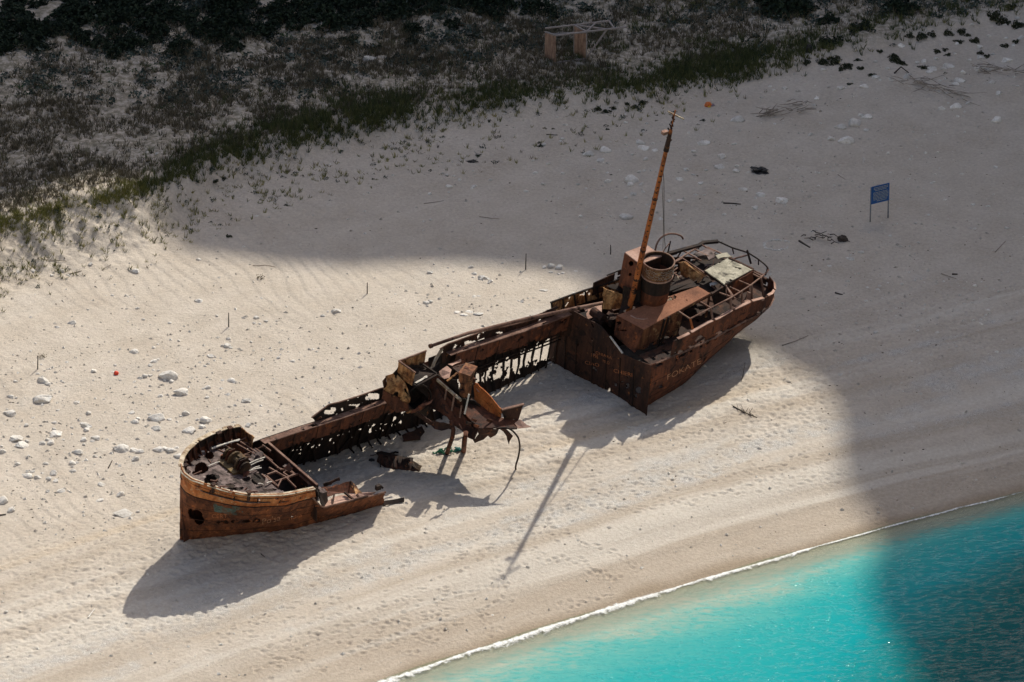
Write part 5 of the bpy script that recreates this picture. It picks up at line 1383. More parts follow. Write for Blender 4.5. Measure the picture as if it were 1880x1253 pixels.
# low scrub in countless cushions
def clumps(name, label, X, Y, Zz, s0, s1, mat, protos):
    Vs, Ts = [], []
    for i in range(len(X)):
        V, T = protos[i % len(protos)]
        s = NR.uniform(s0, s1); a = NR.uniform(0, 6.28); c_, s_ = math.cos(a), math.sin(a)
        W = V * s
        Vs.append(np.stack([W[:, 0] * c_ - W[:, 1] * s_ + X[i], W[:, 0] * s_ + W[:, 1] * c_ + Y[i], W[:, 2] + Zz[i]], -1)); Ts.append(np.clip(T + NR.uniform(-.3, .3), 0, 1))
    V = np.concatenate(Vs); T = np.concatenate(Ts)
    tag(link(name, raw_mesh(name, V, np.arange(len(V)).reshape(-1, 4), False, dict(tone=T)), mat), label, 'scrub', kind='stuff')
low_p = [leaf_cloud(34, .50, .42, .30, .075, k + 1) for k in range(5)]
clumps('dune_herbs', 'small dark herbs sprouting from the sand of the dune face', *clumps_later, .18, .5, M['scrub'], low_p)
def d_scrub(px, py, X, Y):
    lim = np.interp(px, [0, 300, 600, 1000, 1150, 1400, 1880], [175, 190, 175, 95, 60, 40, 20])
    t = sst(lim + 25, lim - 40, py) if False else 1 - sst(lim - 45, lim + 25, py)
    right = .5 * (px > 1230) * (nz(X, Y, 2.0, 333) > .12) * (1 - sst(90, 150, py))
    return np.clip(t * np.clip(.38 + 1.5 * nz(X, Y, 1.5, 331), .02, 1) + right * .55, 0, 1)
clumps('low_scrub', 'low grey green scrub in countless cushions behind the dune', *sample(9000, d_scrub, 1, 34), .35, 1.15, M['scrub'], low_p)
def d_cover(px, py, X, Y):
    g = np.zeros_like(px)
    for (cx, cy, rx, ry) in ((90, 160, 80, 16), (195, 160, 35, 9), (315, 195, 40, 7), (365, 216, 28, 7), (250, 125, 60, 10), (560, 75, 60, 10), (65, 225, 14, 4), (460, 125, 16, 5)):
        g = np.maximum(g, np.exp(-(((px - cx) / rx) ** 2 + ((py - cy) / ry) ** 2) * 1.2))
    return g * np.clip(.6 + 1.6 * nz(X, Y, .9, 341), 0, 1)
flat_p = [leaf_cloud(30, .5, .45, .12, .07, k + 41) for k in range(3)]
clumps('ground_cover', 'bright green ground cover in mats on the sand behind the dune', *sample(9000, d_cover, 1, 34), .35, .8, M['cover'], flat_p)

# shrubs one can tell apart
shrub_me = []
for k in range(6):
    V, T = leaf_cloud(620, 1.0, .85, .62, .085, 60 + k)
    shrub_me.append(raw_mesh('shrub', V, np.arange(len(V)).reshape(-1, 4), False, dict(tone=T)))
for me in shrub_me: me.materials.append(M['shrub'])
shrub_pale = []
for me in shrub_me:
    m2 = me.copy(); m2.materials.clear(); m2.materials.append(M['olive']); shrub_pale.append(m2)
def shrub(x, y, s, label, group, k=None, pale=False):
    p = at(x, y); p.z = H(p.x, p.y) - .05
    o = bpy.data.objects.new('shrub', (shrub_pale if pale else shrub_me)[(k if k is not None else rnd.randrange(6))]); C.objects.link(o)
    o.location = p; o.rotation_euler = (0, 0, rnd.uniform(0, 6.28)); o.scale = (s, s * rnd.uniform(.8, 1.1), s * rnd.uniform(.75, 1.1))
    tag(o, label, 'shrub', group)
rnd.seed(21)
n_ = 0
while n_ < 150:
    x = rnd.uniform(-20, 960); y = rnd.uniform(-25, 110)
    lim = float(np.interp(x, [0, 200, 400, 700, 960], [100, 88, 62, 30, 8]))
    if y > lim + rnd.gauss(0, 8): continue
    shrub(x, y, rnd.uniform(.65, 1.35), 'dark shrub massed in the black thicket at the top left', 'shrubs of the dark thicket'); n_ += 1
for x, y, s in ((330, 88, .9), (322, 100, .8), (425, 86, .9), (408, 70, 1.1), (213, 97, .9), (470, 62, 1.2), (540, 45, 1.2), (755, 58, .75), (755, 80, .5), (690, 90, .5), (640, 80, .7), (600, 108, .4), (870, 68, .5), (830, 50, .7), (282, 76, .7),
                (910, 30, 1.0), (980, 15, 1.1), (1010, 28, .8), (790, 112, .5), (705, 30, 1.0), (880, 20, .9), (1080, 20, .5)):
    shrub(x, y, s, 'dark round shrub standing alone on pale ground below the thicket', 'separate dark shrubs below the thicket')
for x, y, s in ((1435, 20, 1.5), (1465, 15, 1.3), (1410, 8, 1.2), (1520, 38, .8), (1585, 50, .7), (1650, 18, 1.0), (1672, 22, .9), (1640, 10, .8), (1570, 55, .7), (1525, 78, .8)):
    shrub(x, y, s, 'dark shrub in the straw coloured grass along the top right edge', 'shrubs along the top right edge')
for x, y, s in ((1690, 68, .9), (1710, 64, .7), (1670, 66, .6), (1740, 62, .7), (1765, 60, .7), (1776, 66, .5), (1825, 32, 1.0), (1840, 40, .9), (1868, 48, .9), (1855, 15, .8), (1790, 76, .7), (1760, 78, .6), (1845, 85, .6), (1865, 78, .5),
                (1645, 112, .9), (1655, 118, .7), (1640, 105, .6), (1615, 95, .5), (1530, 112, 1.0), (1510, 115, .9), (1480, 114, .7), (1555, 122, .8), (1545, 128, .6), (1580, 126, .5), (1575, 110, .5), (1600, 138, .5), (1605, 142, .4), (1695, 126, .6), (1720, 96, .6), (1740, 102, .5), (1735, 92, .5), (1812, 104, .5), (1800, 98, .5), (1560, 155, .4), (1735, 135, .3)):
    shrub(x, y, s * .52, 'low dark shrub scattered among the stones at the upper right', 'low shrubs among the upper right stones', None, True)
for x, y, s in ((878, 286, .45), (992, 268, .50), (990, 262, .3), (1112, 205, .6), (1098, 200, .5), (1125, 198, .5), (1165, 196, .6), (1180, 190, .6), (1150, 190, .5), (1206, 212, .3), (1205, 222, .25), (898, 222, .3), (1000, 236, .35), (1015, 237, .3), (930, 230, .25), (1115, 238, .3), (1290, 222, .4), (1122, 322, .25), (420, 435, .45), (525, 378, .35), (395, 335, .45), (410, 330, .4), (685, 330, .25), (838, 252, .2)):
    shrub(x, y, s * .5, 'small dark bush sprouting from open sand before the grass', 'small bushes on the open sand', None, True)

# ------------------------------------------------------------------ stones
def rockmat():
    m, nt, b = newmat('pale_limestone')
    co = objcoord(nt)
    oi = nt.nodes.new('ShaderNodeObjectInfo')
    f = noi(nt, co, 1.6, 5, .65); g = noi(nt, co, 5, 4, .6)
    base = ramp(nt, f, [(.3, (.56, .525, .475)), (.5, (.78, .75, .70)), (.68, (.86, .845, .81))])
    base = mix(nt, ramp(nt, g, [(.58, (0,) * 3), (.70, (.55,) * 3)]), base, (.44, .31, .22))
    v = math_(nt, 'ADD', math_(nt, 'MULTIPLY', oi.outputs['Random'], .30), .76)
    cmb = nt.nodes.new('ShaderNodeCombineColor')
    for i in range(3): nt.links.new(v, cmb.inputs[i])
    base = mix(nt, 1.0, base, cmb.outputs[0], 'MULTIPLY')
    nt.links.new(base, b.inputs['Base Color']); b.inputs['Roughness'].default_value = .9
    bump(nt, g, b, .6, .1)
    return m
M['rock'] = rockmat()
rock_me = []
for k in range(9):
    bm = bmesh.new(); bmesh.ops.create_icosphere(bm, subdivisions=3, radius=1.0)
    kx, ky, kz = rnd.uniform(.85, 1.2), rnd.uniform(.6, .95), rnd.uniform(.42, .7)
    planes = [(Vector((rnd.gauss(0, 1), rnd.gauss(0, 1), rnd.gauss(.3, .8))).normalized(), rnd.uniform(.55, .88)) for _ in range(9)]
    for v in bm.verts:
        p = v.co.copy()
        for nrm, dd in planes:
            e = p.dot(nrm) - dd
            if e > 0: p -= nrm * e
        p *= 1 + .16 * mnoise.noise(p * 2.2 + Vector((k * 9, 0, 0)))
        v.co = Vector((p.x * kx, p.y * ky, p.z * kz))
    me = bpy.data.meshes.new('rock'); bm.to_mesh(me); bm.free(); me.materials.append(M['rock'])
    me.polygons.foreach_set('use_smooth', [k % 4 == 0] * len(me.polygons))
    rock_me.append(me)
def rock(x, y, wpx, label, group=None, flatness=1.0, name='rock', k=None):
    """a stone wpx picture-pixels wide at (x, y) of the photograph"""
    p = at(x, y); s = wpx / 30.0 / 2 * 1.28
    p.z = H(p.x, p.y) + s * .10 * flatness
    o = bpy.data.objects.new(name, rock_me[k if k is not None else rnd.randrange(9)]); C.objects.link(o)
    o.location = p; o.rotation_euler = (rnd.uniform(-.2, .2), rnd.uniform(-.2, .2), rnd.uniform(-.5, .5) + (math.pi if rnd.random() < .5 else 0)); o.scale = (s, s, s * flatness)
    tag(o, label, 'stone' if wpx < 22 else 'rock', group)
def rocks(off, sc_, pts, label, group, flatness=1.0):
    for (a, b_, s) in pts: rock(off[0] + a / sc_, off[1] + b_ / sc_, s / sc_, label, group, flatness)
S3 = 2.998
rocks((0, 418), S3, [(180, 232, 32), (100, 246, 30), (745, 246, 38), (335, 245, 36), (285, 268, 20), (375, 262, 20), (500, 215, 34), (832, 207, 14), (1095, 178, 26)], 'small stone at the foot of the sunlit grassy dune', 'stones at the foot of the sunlit dune')
rocks((0, 418), S3, [(620, 376, 20), (400, 531, 38), (312, 551, 24), (365, 342, 14), (755, 446, 24), (695, 448, 14), (790, 505, 22), (728, 532, 14), (705, 515, 14), (936, 525, 22), (985, 623, 24), (365, 290, 12), (195, 640, 16)], 'small stone dotted on the rippled sand', 'stones dotted on the rippled sand')
rock(1092 / S3, 418 + 407 / S3, 14, 'brown grey block alone on rippled sand below the shadow edge')
rocks((0, 418), S3, [(1250, 655, 40), (1228, 652, 24), (1270, 660, 22), (1258, 612, 30), (1165, 711, 36), (1150, 707, 20), (1185, 714, 18), (1382, 630, 22), (1410, 500, 30), (1400, 527, 20), (1428, 530, 18), (1465, 516, 22), (1520, 516, 14), (1195, 490, 18), (1532, 720, 24), (1610, 740, 24), (1545, 700, 14), (1780, 490, 26), (1850, 466, 40), (1805, 466, 18), (1577, 437, 16), (1130, 765, 20), (1100, 745, 18), (1145, 752, 16)], 'pale stone on bare sand far behind the forward hull', 'stones behind the forward hull')
rock(735 / S3, 418 + 684 / S3, 15, 'pale angular rock alone above the pair of largest rocks left of the bow')
rock(925 / S3, 418 + 822 / S3, 32, 'largest pale rock behind the bow with a shaded hollow under it', k=1)
rock(1000 / S3, 418 + 912 / S3, 24, 'second largest pale flat rock just below the largest rock behind the bow', k=3)
rock(515 / S3, 418 + 792 / S3, 13, 'dark brown stone beside the red ball', k=5)
rock(240 / S3, 418 + 847 / S3, 19, 'pale rock with a smaller one against it, below the leaning stake')
rock(228 / S3, 418 + 952 / S3, 25, 'broad dark shaded rock near the left edge above the bright slabs', k=2)
rock(85 / S3, 418 + 1165 / S3, 31, 'large bright flat slab near the left edge, upper of two', flatness=.55)
rock(120 / S3, 418 + 1202 / S3, 29, 'large bright flat slab near the left edge, lower of two', flatness=.5)
rock(665 / S3, 418 + 1222 / S3, 26, 'knobbly brown grey rock left of the bow', k=6)
rock(870 / S3, 418 + 1050 / S3, 24, 'pale boulder above the bow rail with sunlit top', k=0)
rock(1130 / S3, 418 + 1068 / S3, 20, 'rounded two tone rock right above the bow rail', k=4)
left = [(845, 661, 26), (870, 640, 12), (265, 860, 30), (210, 806, 22), (245, 790, 14), (850, 740, 30), (830, 760, 26), (870, 728, 18), (800, 820, 36), (775, 828, 24), (825, 815, 24), (870, 788, 18), (635, 760, 18), (600, 685, 16), (945, 850, 28), (1275, 846, 44), (1295, 855, 28), (1225, 842, 20), (1320, 858, 14),
        (1140, 886, 34), (1118, 892, 18), (880, 930, 30), (745, 878, 18), (825, 897, 14), (265, 958, 22), (205, 960, 24), (60, 930, 30), (85, 935, 20), (420, 965, 24), (315, 1005, 18), (60, 1025, 60), (490, 1026, 32), (725, 1020, 30), (745, 1072, 44), (760, 1055, 34), (865, 1106, 46), (1028, 1029, 46), (995, 1040, 20), (1112, 1103, 36), (1045, 1120, 56), (1058, 1135, 30), (1085, 1060, 22),
        (1367, 1091, 42), (1355, 960, 38), (1338, 965, 20), (1140, 940, 24), (475, 1090, 44), (478, 1115, 36), (450, 1078, 26), (310, 1136, 60), (285, 1150, 28), (298, 1110, 20), (145, 1090, 28), (460, 1170, 38), (462, 1195, 26), (530, 1160, 44), (510, 1175, 24), (590, 1165, 18), (230, 1192, 36), (280, 1188, 40), (265, 1170, 24), (150, 1180, 28), (875, 1226, 50), (905, 1222, 36), (940, 1232, 56), (970, 1215, 26), (770, 1235, 36), (735, 1228, 40),
        (430, 1238, 44), (20, 1236, 40), (10, 1205, 24), (85, 848, 26), (170, 680, 16), (820, 1030, 20), (640, 1075, 14), (395, 1100, 20), (300, 1075, 26), (935, 1058, 22), (350, 850, 14)]
rocks((0, 418), S3, left, 'pale limestone stone in the loose scatter left of and behind the bow', 'limestone scatter left of the bow')
left2 = [(255, 45, 28), (100, 50, 30), (80, 58, 20), (398, 42, 40), (425, 38, 22), (660, 60, 26), (520, 48, 14), (155, 113, 54), (180, 86, 22), (150, 86, 24), (295, 100, 54), (310, 140, 34), (270, 128, 36), (210, 122, 34), (405, 85, 34), (560, 160, 36), (340, 197, 36), (378, 196, 16), (265, 198, 26), (660, 218, 40), (60, 308, 44), (730, 170, 16), (765, 180, 12), (945, 113, 20), (985, 10, 42), (780, 135, 22), (525, 8, 24), (740, 25, 44), (760, 312, 20), (160, 8, 20), (905, 42, 16)]
rocks((0, 836), S3, left2, 'pale limestone stone in the loose scatter left of and behind the bow', 'limestone scatter left of the bow')
rock(15 / S3, 836 + 257 / S3, 20, 'rounded boulder cut by the left edge of the beach', k=4)
rock(550 / S3, 836 + 248 / S3, 17, 'white flat slab between the scatter and the bow, upper', flatness=.35)
rock(685 / S3, 836 + 323 / S3, 29, 'white flat slab nearest to the stem of the bow', flatness=.3)
rocks((0, 836), S3, [(35, 858, 18), (112, 857, 14), (15, 800, 12)], 'grey round stone at the lower left below the tide line', 'round stones at the lower left')
q = (780, 480)
for a, b_, s, lab in ((1040, 42, 66, 'rounded white boulder in the row behind the wreck, middle one'), (1105, 52, 66, 'rounded white boulder in the row behind the wreck, right and tallest'), (980, 48, 40, 'rounded white boulder in the row behind the wreck, left and smallest')):
    rock(q[0] + a / 4.476, q[1] + b_ / 4.476, s / 4.476, lab, k=4)
rocks(q, 4.476, [(1035, 90, 36), (1130, 96, 32), (1100, 102, 24), (1070, 98, 18)], 'small stone lying before the row of white boulders', 'stones before the white boulders')
rocks(q, 4.476, [(470, 138, 70), (505, 142, 40), (540, 165, 48), (525, 178, 26), (450, 150, 30), (375, 50, 46), (410, 108, 44), (395, 135, 24), (235, 90, 30), (190, 55, 22), (75, 30, 26), (40, 98, 40), (635, 12, 20), (800, 335, 40), (770, 330, 22), (50, 338, 40), (15, 345, 50), (20, 370, 30), (35, 325, 22)], 'stone in the loose drift behind the middle of the wreck', 'stones behind the middle of the wreck')
rocks(q, 4.476, [(265, 420, 52), (320, 440, 62), (370, 418, 52), (430, 436, 70), (970, 235, 54), (1220, 266, 46), (405, 294, 40), (440, 290, 26), (1240, 78, 24)], 'white flat slab sunk in the sand behind the wreck', 'white slabs behind the wreck', .35)
mid = [(1460, 832, 60), (1450, 818, 40), (1425, 888, 40), (1440, 880, 20), (1560, 1200, 75), (1595, 1000, 76), (1580, 985, 44), (1590, 1022, 40), (1648, 1020, 30), (1065, 955, 26), (1018, 1053, 26), (725, 1030, 36), (740, 1024, 20), (718, 1038, 18), (590, 1028, 40), (580, 965, 22), (615, 968, 18), (650, 990, 30), (1605, 1070, 42), (1565, 1090, 26), (1805, 1110, 36), (1860, 1108, 40), (1865, 988, 36), (1655, 817, 56), (1640, 785, 52), (1715, 790, 26), (1728, 828, 30), (1675, 877, 34), (1640, 950, 26), (1137, 905, 30), (1215, 765, 30), (1115, 797, 26), (1360, 853, 50), (1216, 958, 24), (485, 1070, 24), (490, 1212, 18), (35, 1210, 16), (820, 990, 22), (1110, 1016, 34), (1055, 885, 18), (1600, 850, 24), (1680, 682, 26), (1565, 675, 24), (1480, 1195, 16), (1315, 1196, 24), (1230, 690, 24), (1390, 935, 20), (1470, 1005, 44), (1300, 1020, 26)]
rocks((627, 0), 2.998, mid, 'pale stone half sunk in the shaded sand above the stern', 'stones in the shaded sand above the stern')
for x, y, s in ((150, 330, 66), (70, 110, 40), (1130, 98, 16), (25, 30, 14)): rock(627 + x / 2.998, y / 2.998, s / 2.998, 'pale stone lying among the low scrub at the top', 'stones among the scrub')
up = [(110, 792, 58), (215, 866, 56), (205, 921, 50), (295, 945, 38), (300, 920, 28), (300, 667, 58), (945, 690, 76), (870, 706, 52), (815, 770, 58), (895, 781, 84), (15, 937, 40), (700, 745, 32), (328, 1045, 40), (430, 1080, 44), (400, 1149, 34), (225, 1185, 26), (540, 1113, 60), (60, 835, 30), (95, 1015, 28), (978, 640, 36), (1015, 652, 48), (640, 737, 14), (785, 900, 14), (745, 955, 18), (1555, 730, 18), (530, 853, 14), (1010, 720, 30), (280, 797, 22), (560, 490, 40), (500, 500, 26), (125, 940, 22), (55, 965, 22), (115, 1078, 18), (745, 1027, 18), (830, 943, 16), (1405, 840, 18), (1720, 925, 22), (1380, 1008, 22), (1600, 1128, 20), (1675, 1138, 18), (1150, 1106, 16), (1130, 845, 22), (1145, 950, 14)]
rocks((1254, 0), 3.003, up, 'pale stone on the shaded sand between the dune and the blue sign', 'stones between dune and sign')
ur = [(1505, 590, 52), (1570, 572, 30), (1430, 602, 42), (1740, 520, 46), (1520, 450, 52), (1500, 470, 40), (1545, 405, 44), (1460, 368, 54), (1440, 385, 36), (1785, 338, 54), (1635, 262, 48), (1380, 385, 48), (1360, 400, 36), (1330, 345, 44), (1700, 458, 36), (1230, 430, 46), (1000, 480, 40), (1060, 432, 40), (1730, 665, 60), (1640, 318, 38), (1130, 380, 30), (1205, 256, 40), (1590, 140, 26), (1630, 385, 54), (1680, 390, 40), (865, 490, 40), (740, 545, 36), (770, 385, 32), (1860, 215, 44), (1510, 245, 26), (1820, 255, 30), (1395, 330, 40), (1060, 340, 24), (1290, 350, 30), (1780, 215, 26), (1710, 300, 22), (1420, 250, 22), (1845, 480, 22), (1690, 200, 30), (1500, 300, 24), (1580, 330, 24), (1840, 100, 30), (1775, 140, 24)]
rocks((1254, 0), 3.003, ur, 'pale stone among the low shrubs and dead branches at the upper right', 'stones among the upper right shrubs')
far = [(205, 262, 70), (65, 221, 52), (25, 307, 42), (675, 648, 44), (650, 642, 24), (745, 605, 38), (940, 492, 32), (1130, 537, 26), (1495, 282, 22), (1605, 293, 26), (1725, 440, 34), (1510, 445, 22), (1108, 411, 22), (1235, 132, 26), (1015, 816, 24), (1020, 945, 20), (1300, 793, 20), (1512, 830, 30), (1600, 993, 22), (975, 1030, 18), (1550, 1085, 24), (1500, 1065, 22), (1375, 1168, 20), (840, 1142, 36), (1670, 870, 26), (1490, 945, 18), (1242, 422, 22), (455, 68, 22), (455, 156, 18), (945, 253, 14), (1330, 380, 14), (960, 424, 16), (1245, 75, 18), (1650, 35, 24), (1165, 800, 14), (1110, 775, 14)]
rocks((1380, 300), 3.686, far, 'small pale stone on the shaded sand around and below the blue sign', 'stones around the blue sign')
# the broken ring of stones
for i in range(26):
    t = -.4 - i / 25 * 5.3
    if 1.6 < (i % 26) < 0: continue
    x = 1427 + 24 * math.cos(t) + rnd.uniform(-1, 1); y = 450 + 9.5 * math.sin(t) + rnd.uniform(-.7, .7)
    rock(x, y, rnd.uniform(3.5, 7), 'white stone laid in the broken ring behind the stern', 'stones of the broken ring', name='ring_stone')
# countless pebbles and dark flecks of tide wrack
def scatter_bits(name, label, n, dens, s0, s1, mat, flat_, cat):
    px = NR.uniform(-5, 1885, n); py = NR.uniform(120, 1250, n)
    k = NR.rand(n) < dens(px, py); px, py = px[k], py[k]
    dx = (px - IW / 2) / FPX; dy = (py - IH / 2) / FPX
    D = FW[None] + RT[None] * dx[:, None] - UP[None] * dy[:, None]
    z = np.zeros(len(px))
    for _ in range(14):
        Pp = CAM[None] + D * ((z - CAM[2]) / D[:, 2])[:, None]; z = .5 * z + .5 * Hs(Pp[:, 0], Pp[:, 1])
    X, Y = Pp[:, 0], Pp[:, 1]; Zz = Hv(X, Y)
    k = shore_d(X, Y) > 1.0
    X, Y, Zz = X[k], Y[k], Zz[k]; n = len(X)
    s = s0 * (s1 / s0) ** (NR.rand(n) ** 2.2); a = NR.uniform(0, 6.28, n)
    base = np.array([(1, 0, 0), (0, 1, 0), (-1, 0, 0), (0, -1, 0), (.15, .1, 1), (0, 0, -1)], float)
    jit = 1 + .35 * NR.uniform(-1, 1, (n, 6))
    B = base[None] * jit[:, :, None]
    el = NR.uniform(.5, 1, n)
    x = B[:, :, 0] * s[:, None]; y = B[:, :, 1] * (s * el)[:, None]; zz = B[:, :, 2] * (s * flat_)[:, None]
    ca, sa = np.cos(a)[:, None], np.sin(a)[:, None]
    V = np.stack([x * ca - y * sa + X[:, None], x * sa + y * ca + Y[:, None], zz + Zz[:, None] + .01], -1).reshape(-1, 3)
    f = np.array([(0, 1, 4), (1, 2, 4), (2, 3, 4), (3, 0, 4), (1, 0, 5), (2, 1, 5), (3, 2, 5), (0, 3, 5)])
    F = (f[None] + (np.arange(n) * 6)[:, None, None]).reshape(-1, 3)
    tone = np.repeat(NR.rand(n), 6)
    tag(link(name, raw_mesh(name, V, F, False, dict(tone=tone)), mat), label, cat, kind='stuff')
def g2(px, py, cx, cy, rx, ry): return np.exp(-(((px - cx) / rx) ** 2 + ((py - cy) / ry) ** 2))
def d_peb(px, py):
    return np.clip(.10 + .9 * g2(px, py, 130, 820, 260, 150) + .5 * g2(px, py, 330, 700, 330, 130) + .45 * g2(px, py, 1650, 580, 260, 130) + .5 * g2(px, py, 1450, 330, 420, 140) + .5 * g2(px, py, 1700, 160, 250, 70) + .35 * g2(px, py, 850, 560, 200, 60) + .3 * g2(px, py, 560, 690, 120, 100), 0, 1) * (py > 200 - .06 * px)
M['pebble'] = leafmat('pebbles_pale', [(.36, .33, .29), (.56, .53, .48), (.72, .70, .66)])
M['fleck'] = leafmat('tide_wrack', [(.02, .016, .012), (.06, .045, .03), (.14, .11, .08)])
scatter_bits('pebbles', 'countless pale pebbles strewn over the sand', 26000, d_peb, .03, .17, M['pebble'], .6, 'pebbles')
def d_fl(px, py): return np.clip(.25 + .6 * g2(px, py, 1650, 560, 300, 160) + .6 * g2(px, py, 150, 800, 300, 200), 0, 1) * (py > 210 - .06 * px) * (py < 1000)
scatter_bits('tide_wrack', 'dark flecks of dry tide wrack strewn over the sand', 3500, d_fl, .03, .10, M['fleck'], .35, 'wrack')

# ------------------------------------------------------------------ single things lying on the beach
M['wood'] = rust('weathered_driftwood', [(.09, .075, .06), (.20, .17, .14), (.33, .29, .25)], spots=(.12, .08, .05), spot_amt=.1, streak=.3, dark=-.1)
M['darkwood'] = rust('dark_wet_driftwood', [(.018, .015, .013), (.05, .04, .034), (.10, .08, .066)], spots=(.03, .022, .018), spot_amt=.1, streak=.3, dark=.1)
M['paint_blue'] = flat('blue_sign_paint', (.006, .085, .30), .45, .08)
M['paint_white'] = flat('sign_lettering', (.42, .44, .36), .6, .1)
M['steel'] = flat('galvanised_post', (.20, .22, .25), .5, .2)
M['red'] = flat('red_ball_plastic', (.75, .06, .02), .45, .1)
M['orange'] = flat('orange_plastic', (.62, .16, .03), .5, .3)
M['yellow'] = flat('yellow_plastic', (.65, .42, .05), .5, .2)
M['rag'] = flat('grey_violet_rag', (.22, .18, .22), .9, .2)
M['blackbag'] = flat('black_plastic', (.012, .012, .014), .5, .3)
M['net'] = flat('green_net', (.008, .13, .07), .8, .5, 14)
M['net2'] = flat('teal_net', (.02, .17, .16), .8, .4, 14)
def rel(base, p): return Vector(p) - Vector(base)
# blue notice board
s0, s1 = gat(1597.6, 408.5), gat(1630.2, 401.5)
board = empty('sign', s0); tag(board, 'blue notice board on two thin posts with pale lines of text', 'sign')
def z_for(px_y, base):
    lo, hi = 0, 5
    for _ in range(40):
        m = (lo + hi) / 2
        if project((base.x, base.y, base.z + m))[1] > px_y: lo = m
        else: hi = m
    return lo
h0t, h1t, h0b, h1b = z_for(343, s0), z_for(335.2, s1), z_for(375, s0), z_for(367, s1)
up_ = Vector((0, 0, 1))
for s_, h_ in ((s0, h0t), (s1, h1t)):
    MB().tube([s_ - s0 - up_ * .3, s_ - s0 + up_ * (h_ - .05)], .045, 8).build('post', M['steel'], board, True)
d_ = (s1 - s0); fr_ = Vector((d_.y, -d_.x, 0)).normalized() * .06
bl, br, tr_, tl_ = up_ * h0b + fr_, d_ + up_ * h1b + fr_, d_ + up_ * h1t + fr_, up_ * h0t + fr_
MB().poly([bl, br, tr_, tl_], .04).build('panel', M['paint_blue'], board)
rnd.seed(4)
for k, (y, a0, a1) in enumerate([(.90, .12, .92), (.82, .12, .92), (.74, .2, .85), (.62, .10, .9), (.54, .10, .95), (.46, .10, .95), (.38, .10, .95), (.30, .10, .93), (.22, .12, .9), (.13, .3, .85)]):
    b = MB(); x = a0; fo = fr_.normalized() * .026
    def bp(u, v): return bl.lerp(br, u).lerp(tl_.lerp(tr_, u), v) + fo
    while x < a1:
        L_ = rnd.uniform(.05, .14); x2 = min(a1, x + L_)
        b.poly([bp(x, y - .016), bp(x2, y - .016), bp(x2, y + .016), bp(x, y + .016)], .006); x = x2 + .022
    b.build('text_line', M['paint_white'], board)
# toppled lookout tower
zt_ = Z(980, 30, 10.444)
M['slat'] = rust('pinkish_wood_slats', [(.20, .12, .085), (.34, .22, .16), (.42, .29, .22)], spots=(.16, .09, .06), spot_amt=.1, streak=.9, dark=-.2, scale=3)
M['pole'] = flat('grey_wood_pole', (.30, .27, .26), .85, .2)
def tb(x, y): return gat(*zt_(x, y))
L0, L1, R0, R1 = tb(215, 790), tb(420, 893), tb(770, 760), tb(1010, 845)
tower = empty('lookout_tower', L1); tag(tower, 'toppled wooden lookout tower with two slatted sides lying in the scrub', 'lookout tower')
hl0, hl1, hr0, hr1 = z_for(zt_(0, 300)[1], L0), z_for(zt_(0, 372)[1], L1), z_for(zt_(0, 170)[1], R0), z_for(zt_(0, 300)[1], R1)
T = lambda p, h=0.0: p - L1 + up_ * h
for a, b_, ha, hb in ((L0, L1, hl0, hl1), (R0, R1, hr0, hr1)):
    mb = MB()
    for k in range(9):
        q0 = T(a).lerp(T(b_), (k + .08) / 9); q1 = T(a).lerp(T(b_), (k + .92) / 9); h_ = ha + (hb - ha) * (k + .5) / 9
        off_ = Vector((0, 0, .08)); mb.poly([q0 + off_, q1 + off_, q1 + up_ * h_, q0 + up_ * h_], .04)
    mb.build('slatted_side', M['slat'], tower)
poles = [(T(L1, hl1), T(L1, hl1).lerp(T(R1, hr1), 2.32)), (T(L0, hl0 + .25), T(L0, hl0 + .25).lerp(T(R0, hr0), 2.25)), (T(L1, .05), T(L1, .05).lerp(T(R1, .1), 1.0)), (T(L0, .05), T(L1, .05)), (T(L0, hl0), T(L1, hl1)), (T(R0, hr0), T(R1, hr1)), (T(R0, .0), T(R0, hr0)), (T(R1, 0), T(R1, hr1)), (T(L0, hl0 * .9), T(R1, hr1 * .98)),
         (T(R1, .15), T(L1, hl1).lerp(T(R1, hr1), 1.66)), (T(R0, .3), T(L0, hl0).lerp(T(R0, hr0), 1.6)), (T(R1, hr1), T(L0, hl0 + .25).lerp(T(R0, hr0), 1.75)), (T(R0, hr0), T(L1, hl1).lerp(T(R1, hr1), 1.66)), (T(L0, hl0 + .25).lerp(T(R0, hr0), 2.2), T(L1, hl1).lerp(T(R1, hr1), 1.9))]
for a, b_ in poles: MB().bar(a, b_, .09, .09).build('pole', M['pole'], tower)
# dead branches washed up
def branch_heap(name, label, px_pts, n, spread, rad, mat, seed, cat='branches'):
    r_ = random.Random(seed)
    a, b_ = gat(*px_pts[0]), gat(*px_pts[-1]); base = a.lerp(b_, .5)
    o = MB()
    W = [gat(*q) for q in px_pts]
    for k in range(n):
        t = r_.random() * (len(W) - 1.001); i = int(t); p = W[i].lerp(W[i + 1], t - i)
        d = (W[-1] - W[0]).normalized(); L_ = r_.uniform(.3, 1.0) * spread
        ang = r_.gauss(0, .45) + (math.pi if r_.random() < .3 else 0); d = Vector((d.x * math.cos(ang) - d.y * math.sin(ang), d.x * math.sin(ang) + d.y * math.cos(ang), r_.uniform(-.05, .3)))
        p = p + Vector((r_.gauss(0, .25), r_.gauss(0, .35), r_.uniform(.05, .4)))
        m_ = p + d * L_ * .5 + Vector((r_.gauss(0, .06), r_.gauss(0, .06), r_.gauss(0, .05)))
        o.tube([p - base, m_ - base, p + d * L_ - base + Vector((0, 0, r_.uniform(-.15, .1)))], [rad, rad * .8, rad * .35], 5)
    ob = o.build(name, mat); ob.location = base
    tag(ob, label, cat)
